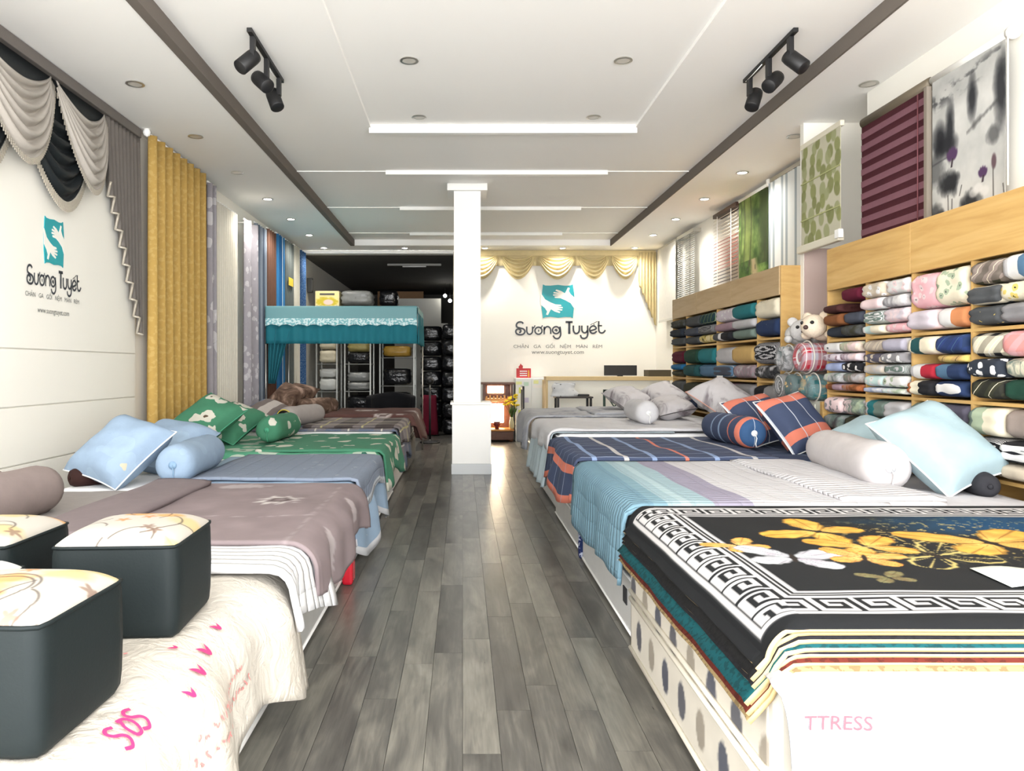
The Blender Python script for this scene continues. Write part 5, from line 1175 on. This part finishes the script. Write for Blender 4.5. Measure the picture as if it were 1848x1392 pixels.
box('middle_shelf', (.46, .99), (15.18, 15.56), (.82, .88), gilt, t, .004); box('roof', (.38, 1.07), (15.12, 15.6), (1.17, 1.21), lacq, t, .006)
box('lit_panel', (.52, .86), (15.54, 15.556), (.98, 1.13), glow, t); box('lit_panel', (.5, .86), (15.54, 15.556), (.36, .76), glow, t)
for k in range(7): box('carved_fret', (.47 + .074 * k, .51 + .074 * k), (15.19, 15.2), (.83, .93 + .02 * (k % 2)), gilt, t, .004)
W(t)
d = bpy.data.lights.new('altar_light', 'POINT'); d.energy = 8; d.color = (1, .8, .55); d.shadow_soft_size = .06; o = bpy.data.objects.new('altar_light', d); COL.objects.link(o); o.location = (.68, 15.35, .6); o.parent = t; o.matrix_parent_inverse = t.matrix_basis.inverted()
t = thing('incense_urn', 'small dark red urn standing in front of the altar lamp', 'urn', (.7, 15.12, .26)); lathe('bowl', [(.03, 0), (.05, .01), (.035, .04), (.07, .09), (.065, .14), (.05, .145)], solid('dark red glaze', c(120, 40, 36), .3), t); lathe('rim', [(.05, .14), (.07, .145), (.068, .155), (.045, .155)], solid('dark red glaze', c(120, 40, 36), .3), t)
t = thing('flower_vase', 'vase of yellow chrysanthemums beside the altar', 'flowers', (1.0, 15.1, .26))
lathe('vase', [(.04, 0), (.055, .05), (.045, .16), (.03, .22), (.04, .24)], solid('pale vase', c(214, 206, 160), .3), t, seg=16)
rr = random.Random(9); yel = solid('yellow petals', c(232, 206, 40), .7); grn = solid('leaf green', c(70, 104, 44), .7)
for k in range(13):
    a = rr.uniform(0, 6.28); r_ = rr.uniform(.02, .17); p = (r_ * math.cos(a), r_ * math.sin(a) * .5 - .03, .55 + rr.uniform(-.07, .16))
    tube('stem', [(0, 0, .2), (p[0] * .5, p[1] * .5, .4), p], .005, grn, t, 4); lathe('blossom', [(.005, -.02), (.045, -.005), (.05, .01), (.02, .022)], yel, t, p, (rr.uniform(-.5, .5), rr.uniform(-.5, .5), 0), 10, wob=lambda i, an: .15 * math.sin(an * 5))
for k in range(6): a = rr.uniform(0, 6.28); poly('leaf', [(0, 0), (.03, .05), (.02, .12), (0, .16), (-.02, .12), (-.03, .05)], grn, t, .003, (.05 * math.cos(a), -.02, .3), (rr.uniform(-.4, .4), rr.uniform(-.6, .6), a))
# table with bags and chairs before the counter
t = thing('side_table', 'dark table holding a white printed bag before the counter', 'table', (2.1, 13.5, 0))
box('top', (1.68, 2.35), (13.3, 13.75), (.96, .99), solid('dark brown top', c(50, 44, 42), .5), t, .006)
for x in (1.72, 2.31):
    for y in (13.34, 13.71): box('leg', (x - .02, x + .02), (y - .02, y + .02), (0, .96), black, t)
W(t)
def bag_fn(a, b):
    an = 2 * math.pi * a; w = .25 * (1 - .25 * b + .05 * math.sin(b * 9 + an * 2)); return (w * math.cos(an) + .02 * math.sin(b * 7), .12 * math.sin(an) * (1 - .5 * b), .24 * b + .015 * math.sin(an * 3) * b)
tag(grid('plastic_bag', bag_fn, 28, 10, fabric('white bag with black scrawl', 'floral', c(236, 238, 240), c(232, 234, 236), c(40, 42, 46), s=.09), None, thick=.004, loc=(1.85, 13.5, .99)), 'white shopping bag with black print on the dark table', 'bag')
tag(box('card_reader', (2.1, 2.3), (13.42, 13.55), (.992, 1.03), black, None, .008), 'flat black device lying on the dark table', 'device')
def chair(label, x, y, rz, m, sz):
    t = thing('wooden_chair', label, 'chair', (x, y, 0), rz, 'chairs by the counter')
    box('seat', (-.2, .2), (-.2, .2), (.44, .48), m, t, .01)
    for a in (-.18, .18):
        box('leg', (a - .02, a + .02), (-.2, -.16), (0, .44), m, t); box('leg', (a - .02, a + .02), (.16, .2), (0, sz), m, t)
    box('top_rail', (-.2, .2), (.16, .2), (sz - .07, sz), m, t, .008); tube('cross_bar', [(-.17, .18, .55), (.17, .18, sz - .06)], .012, m, t, 6); tube('cross_bar', [(.17, .18, .55), (-.17, .18, sz - .06)], .012, m, t, 6)
    return t
chair('black wooden chair between the white cabinet and the counter', 1.33, 14.2, R(90), black, 1.16)
chair('dark green cross-back chair before the counter', 2.72, 13.45, R(180), solid('dark green lacquer', c(36, 62, 52), .45), 1.12)

# ================================================================ mosquito net and store room
net = G('teal net', .8, 0, .2); net.out(c(34, 112, 126)); net.b.inputs['Alpha'].default_value = .9
net2 = solid('deep teal net drape', c(20, 100, 114), .85); lace = G('pale lace', .8); v = lace.coord('UV')
lw = lace.m('GREATER_THAN', lace.noise(v, 26, 3), .5); lace.out(lace.mix(lw, c(120, 178, 186), c(206, 226, 228)))
satin = solid('pale teal satin', c(104, 152, 158), .6)
t = thing('mosquito_net', 'teal mosquito net with lace valance on a frame over the brown bed', 'mosquito net', (-2, 12.4, 0))
NX0, NX1, NY0, NY1, NZ = -3.2, -.74, 12.02, 13.6, 2.5
for pts in (((NX0, NY0), (NX1, NY0)), ((NX1, NY0), (NX1, NY1)), ((NX0, NY1), (NX1, NY1)), ((NX0, NY0), (NX0, NY1))): tube('frame_rail', [(*pts[0], NZ), (*pts[1], NZ)], .014, chrome, t)
for x, y in ((NX0, NY0), (NX0, NY1), (NX1, NY1)): tube('frame_post', [(x, y, 0), (x, y, NZ)], .014, chrome, t)
def val(x0, y0, x1, y1, za, zb, amp, n, m, name, scal=0.0):
    L = math.hypot(x1 - x0, y1 - y0); nx_, ny_ = (y1 - y0) / L, -(x1 - x0) / L
    def fn(a, b):
        o = amp * math.sin(a * L * n) * (.3 + .7 * b) + .012; z = za - (za - zb) * b + scal * abs(math.sin(a * L * 14)) * b
        return (x0 + (x1 - x0) * a + nx_ * o, y0 + (y1 - y0) * a + ny_ * o, z)
    return grid(name, fn, int(L * 40), 8, m, t, uvf=lambda a, b: (a * L, b * (za - zb)), thick=.003)
for x0, y0, x1, y1 in ((NX0, NY0, NX1, NY0), (NX1, NY0, NX1, NY1)):
    val(x0, y0, x1, y1, 2.4, 1.9, .025, 30, net.mat, 'net_valance'); val(x0 * 1.0, y0 - .02, x1, y1 - .02, NZ + .01, 2.24, .006, 9, satin, 'satin_band'); val(x0, y0 - .028, x1, y1 - .028, 2.31, 2.18, .004, 9, lace.mat, 'lace_trim', .03)
grid('net_roof', lambda a, b: (NX0 + (NX1 - NX0) * a, NY0 + (NY1 - NY0) * b, NZ + .012 - .05 * math.sin(a * math.pi) * math.sin(b * math.pi)), 16, 10, satin, t, thick=.003)
grid('gathered_drape', lambda a, b: (NX0 + .03 + (.42 * (1 - .75 * b) + .02) * a, NY0 + .04 + .05 * math.sin(a * 30) * (1 - .5 * b), 2.4 - 1.15 * b), 40, 10, net2, t, thick=.003)
W(t)
rack_m = solid('galvanised rack post', c(170, 172, 168), .4, .5); shelf_m = solid('grey rack shelf', c(120, 122, 118), .5)
def rack(label, x0, x1, y0, y1, h, zs):
    t = thing('storage_rack', label, 'rack', ((x0 + x1) / 2, (y0 + y1) / 2, 0), group='storage racks')
    for x in (x0, x1):
        for y in (y0, y1): box('post', (x - .015, x + .015), (y - .015, y + .015), (0, h), rack_m, t)
    for z in zs: box('shelf', (x0, x1), (y0, y1), (z - .015, z), shelf_m, t)
    return W(t)
def bundle(label, xs, ys, zs, m, group='wrapped bundles in the store room', sag=.0, name='wrapped_bundle'):
    t = thing(name, label, 'bundle', (sum(xs) / 2, sum(ys) / 2, zs[0]), 0, group); w, l, h = xs[1] - xs[0], ys[1] - ys[0], zs[1] - zs[0]
    sd = xs[0] * 7 + zs[0] * 13
    bm = bmesh.new(); bmesh.ops.create_cube(bm, size=1); bmesh.ops.subdivide_edges(bm, edges=bm.edges[:], cuts=5, use_grid_fill=True)
    for q in bm.verts:
        x, y, z = q.co * 2; k = (abs(x) ** 6 + abs(y) ** 6 + abs(z) ** 6) ** (1 / 6); x, y, z = x / k, y / k, z / k
        wv = 1 + .04 * math.sin(x * 5 + z * 9 + sd) + .03 * math.sin(y * 7 - z * 6 + sd * 2); q.co = (x * w / 2 * wv, y * l / 2 * wv, h / 2 + z * h / 2)
    link('wrapping', bmesh_to('wrapping', bm), m, t, smooth=True)
    tube('binding', [(0, l / 2 * 1.0 * math.cos(k * math.pi / 8), h / 2 + h / 2 * .965 * math.sin(k * math.pi / 8)) for k in range(16)], .006, m, t, 5, True)
    return t
gl_b = solid('glossy black wrap', c(22, 23, 26), .16, var=.3, bump=.9, bscale=16); gl_g = solid('glossy grey wrap', c(120, 122, 120), .3, var=.2, bump=.5, bscale=16); bge = solid('beige wrap', c(196, 188, 164), .45, var=.12, bump=.5, bscale=14); gld = solid('gold wrap', c(176, 140, 60), .25, var=.25, bump=.6, bscale=14); olv = solid('olive gold wrap', c(140, 130, 80), .3, var=.2, bump=.6, bscale=14); gw = solid('grey white wrap', c(184, 186, 182), .35, var=.12, bump=.5, bscale=14)
rack('metal storage rack with beige bundles behind the mosquito net', -3.16, -2.72, 16.0, 16.6, 2.86, (.5, 1.0, 1.6, 2.2, 2.84))
for k, (z0, z1, m_, nm) in enumerate(((.52, .84, gw, 'grey white'), (1.02, 1.28, gw, 'pale grey'), (1.3, 1.5, gw, 'crumpled white'), (1.62, 1.9, bge, 'beige'), (1.91, 2.14, bge, 'sand coloured'), (2.22, 2.6, gl_b, 'black'))): bundle(f'{nm} bundle on the beige-stocked metal rack, {nth[k]} from below', (-3.12, -2.76), (16.05, 16.55), (z0, z1), m_)
rack('metal storage rack with dark glossy bundles, second from the curtains', -2.58, -2.02, 16.2, 16.8, 2.86, (.5, 1.0, 1.6, 2.2, 2.84))
for k, (z0, z1, m_, nm) in enumerate(((.52, .9, gl_b, 'black shiny'), (1.02, 1.2, gl_g, 'dark grey'), (1.21, 1.42, gl_g, 'mid grey'), (1.62, 1.85, gl_b, 'glossy black'), (1.86, 2.1, olv, 'olive gold'), (2.22, 2.5, gl_b, 'black folded'))): bundle(f'{nm} bundle on the second metal rack, {nth[k]} from below', (-2.54, -2.06), (16.25, 16.75), (z0, z1), m_)
rack('dark storage rack with a gold bundle, third from the curtains', -1.9, -1.12, 17.0, 17.6, 2.9, (.5, 1.1, 1.75, 2.3, 2.88))
for k, (z0, z1, m_, nm) in enumerate(((.52, .95, gl_b, 'black bulky'), (1.12, 1.5, gl_b, 'black wide'), (1.77, 2.02, gld, 'golden brown'), (2.32, 2.75, gl_b, 'black creased'))): bundle(f'{nm} bundle on the third rack, {nth[k]} from below', (-1.84, -1.2), (17.05, 17.55), (z0, z1), m_)
for col_, (x0, x1, y0, n) in enumerate(((-1.0, -.5, 17.6, 7), (-.46, -.02, 16.8, 7))):
    for k in range(n): bundle(f'black shiny bundle in the {("tall stack beside the gold one", "tallest stack behind the column")[col_]}, {nth[k]} from below', (x0, x1), (y0, y0 + .5), (.002 + .36 * k, .35 + .36 * k), gl_b, 'black bundles stacked in the store room')
bundle('grey plastic bundle on top of the racks', (-2.66, -1.98), (16.05, 16.7), (2.87, 3.2), gl_g); bundle('black plastic bundle on top of the racks', (-1.92, -1.5), (16.95, 17.5), (2.92, 3.3), gl_b)
t = thing('carton', 'yellow printed carton on top of the beige-stocked rack', 'box', (-2.95, 16.3, 2.845)); box('body', (-3.2, -2.68), (16.05, 16.55), (2.845, 3.18), solid('cream carton', c(226, 214, 160), .6), t, .006)
grid('printed_front', lambda a, b: (-3.18 + .48 * a, 16.046, 2.86 + .3 * b), 40, 26, vcol('carton print'), t, colf=lambda A, B: lay(lay(flat(A, (226, 214, 150)), (B < .62) * 1.0 * soft(np.hypot((A - .5) / .5, (B - .3) / .32) - 1 + (fbm(A * 9, B * 9) - .5), .4), (196, 178, 60)), soft(np.hypot((A - .55) / .22, (B - .25) / .2) - 1, .3), (228, 200, 190))); box('title_strip', (-3.1, -2.78), (16.038, 16.044), (3.09, 3.13), dark_store, t); W(t)
# staircase at the back
t = thing('staircase', 'white staircase rising at the back of the dark store room', 'stairs', (-.6, 21.5, 0))
for k in range(9):
    x0 = .45 - .22 * k; box('step', (x0 - .22, x0), (21.2, 22.4), (2.62 + .17 * (k - 4) , 2.79 + .17 * (k - 4)), ply, t)
box('stringer_wall', (-1.95, -.62), (21.18, 21.2), (0, 3.5), ply, t); W(t)
S(box('wall_store_wood', (-2.6, -1.2), (22.6, 22.7), (2.6, 3.85), solid('orange plywood', c(150, 112, 72), .6, var=.12)))
for k, (x, z) in enumerate(((-.5, 3.56), (-.36, 3.42))):
    t = thing('bulb_lamp', f'small bright bulb above the stairs, {("upper", "lower")[k]} one', 'lamp', (x, 21.0, z), group='bulbs above the stairs'); ball('bulb', .05, emit('store bulb', (1, .97, .9, 1), 12), t, (0, 0, 0)); tube('flex', [(0, 0, .04), (0, 0, 3.93 - z)], .004, black, t, 5)
t = thing('tube_lamp', 'dim fluorescent tube fitting on the store room ceiling', 'ceiling light', (-1.1, 17.2, 3.8)); box('housing', (-1.75, -.5), (17.17, 17.23), (3.885, 3.93), solid('grey fitting', c(150, 148, 142), .5), t); tube('tube', [(-1.4, 17.2, 3.868), (-.85, 17.2, 3.868)], .016, whitegloss, t); W(t)
t = thing('wall_speaker', 'small dark wall speaker high on the store room wall', 'speaker', (XL + .05, 16.4, 3.3)); box('case', (XL + .01, XL + .12), (16.33, 16.47), (3.18, 3.5), solid('dark grey case', c(60, 60, 60), .5), t, .01); box('grille', (XL + .12, XL + .125), (16.35, 16.45), (3.22, 3.46), chrome, t); W(t)
# things standing before the store room
t = thing('upholstered_armchair', 'black rounded armchair standing behind the brown bed', 'armchair', (-1.35, 13.9, 0), 0)
blk_f = fabric('black upholstery', 'plain', c(26, 27, 32))
def arm_fn(a, b):
    an = math.pi * (1.0 * a); r_ = .45; return (r_ * math.cos(an) * (1 + .04 * b), r_ * .8 * math.sin(an), .3 + .75 * b * (1 - .12 * abs(2 * a - 1)))
grid('backrest', arm_fn, 24, 10, blk_f, t, thick=.09); box('seat', (-.38, .38), (-.3, .3), (.3, .48), blk_f, t, .05, seg=3)
for x in (-.32, .32):
    for y in (-.25, .25): box('leg', (x - .02, x + .02), (y - .02, y + .02), (0, .3), black, t)
t = thing('red_bag', 'dark red upright bag before the black bundles', 'bag', (-.74, 16.6, 0), 0)
grid('body', lambda a, b: ((.2 - .05 * b) * math.copysign(abs(math.cos(2 * math.pi * a)) ** .6, math.cos(2 * math.pi * a)), .13 * math.copysign(abs(math.sin(2 * math.pi * a)) ** .6, math.sin(2 * math.pi * a)) * (1 - .4 * b), .02 + .88 * b), 32, 8, fabric('dark red nylon', 'plain', c(128, 20, 52)), t, thick=.006); tube('handle', [(-.06, 0, .88), (-.05, 0, .98), (.05, 0, .98), (.06, 0, .88)], .012, black, t)
t = thing('stand_fan', 'black pole stand with a round base behind the brown quilt', 'stand', (-.66, 14.9, 0))
lathe('base', [(.2, .0), (.2, .02), (.17, .035), (.04, .05), (.03, .07)], black, t, seg=28); tube('pole', [(0, 0, .05), (0, 0, 1.05)], .022, black, t, 10); tube('inner_pole', [(0, 0, 1.05), (0, 0, 1.2)], .012, chrome, t, 10); lathe('motor_head', [(.02, -.08), (.07, -.06), (.08, .04), (.03, .1)], black, t, (0, .0, 1.25), axis='Y', seg=16)
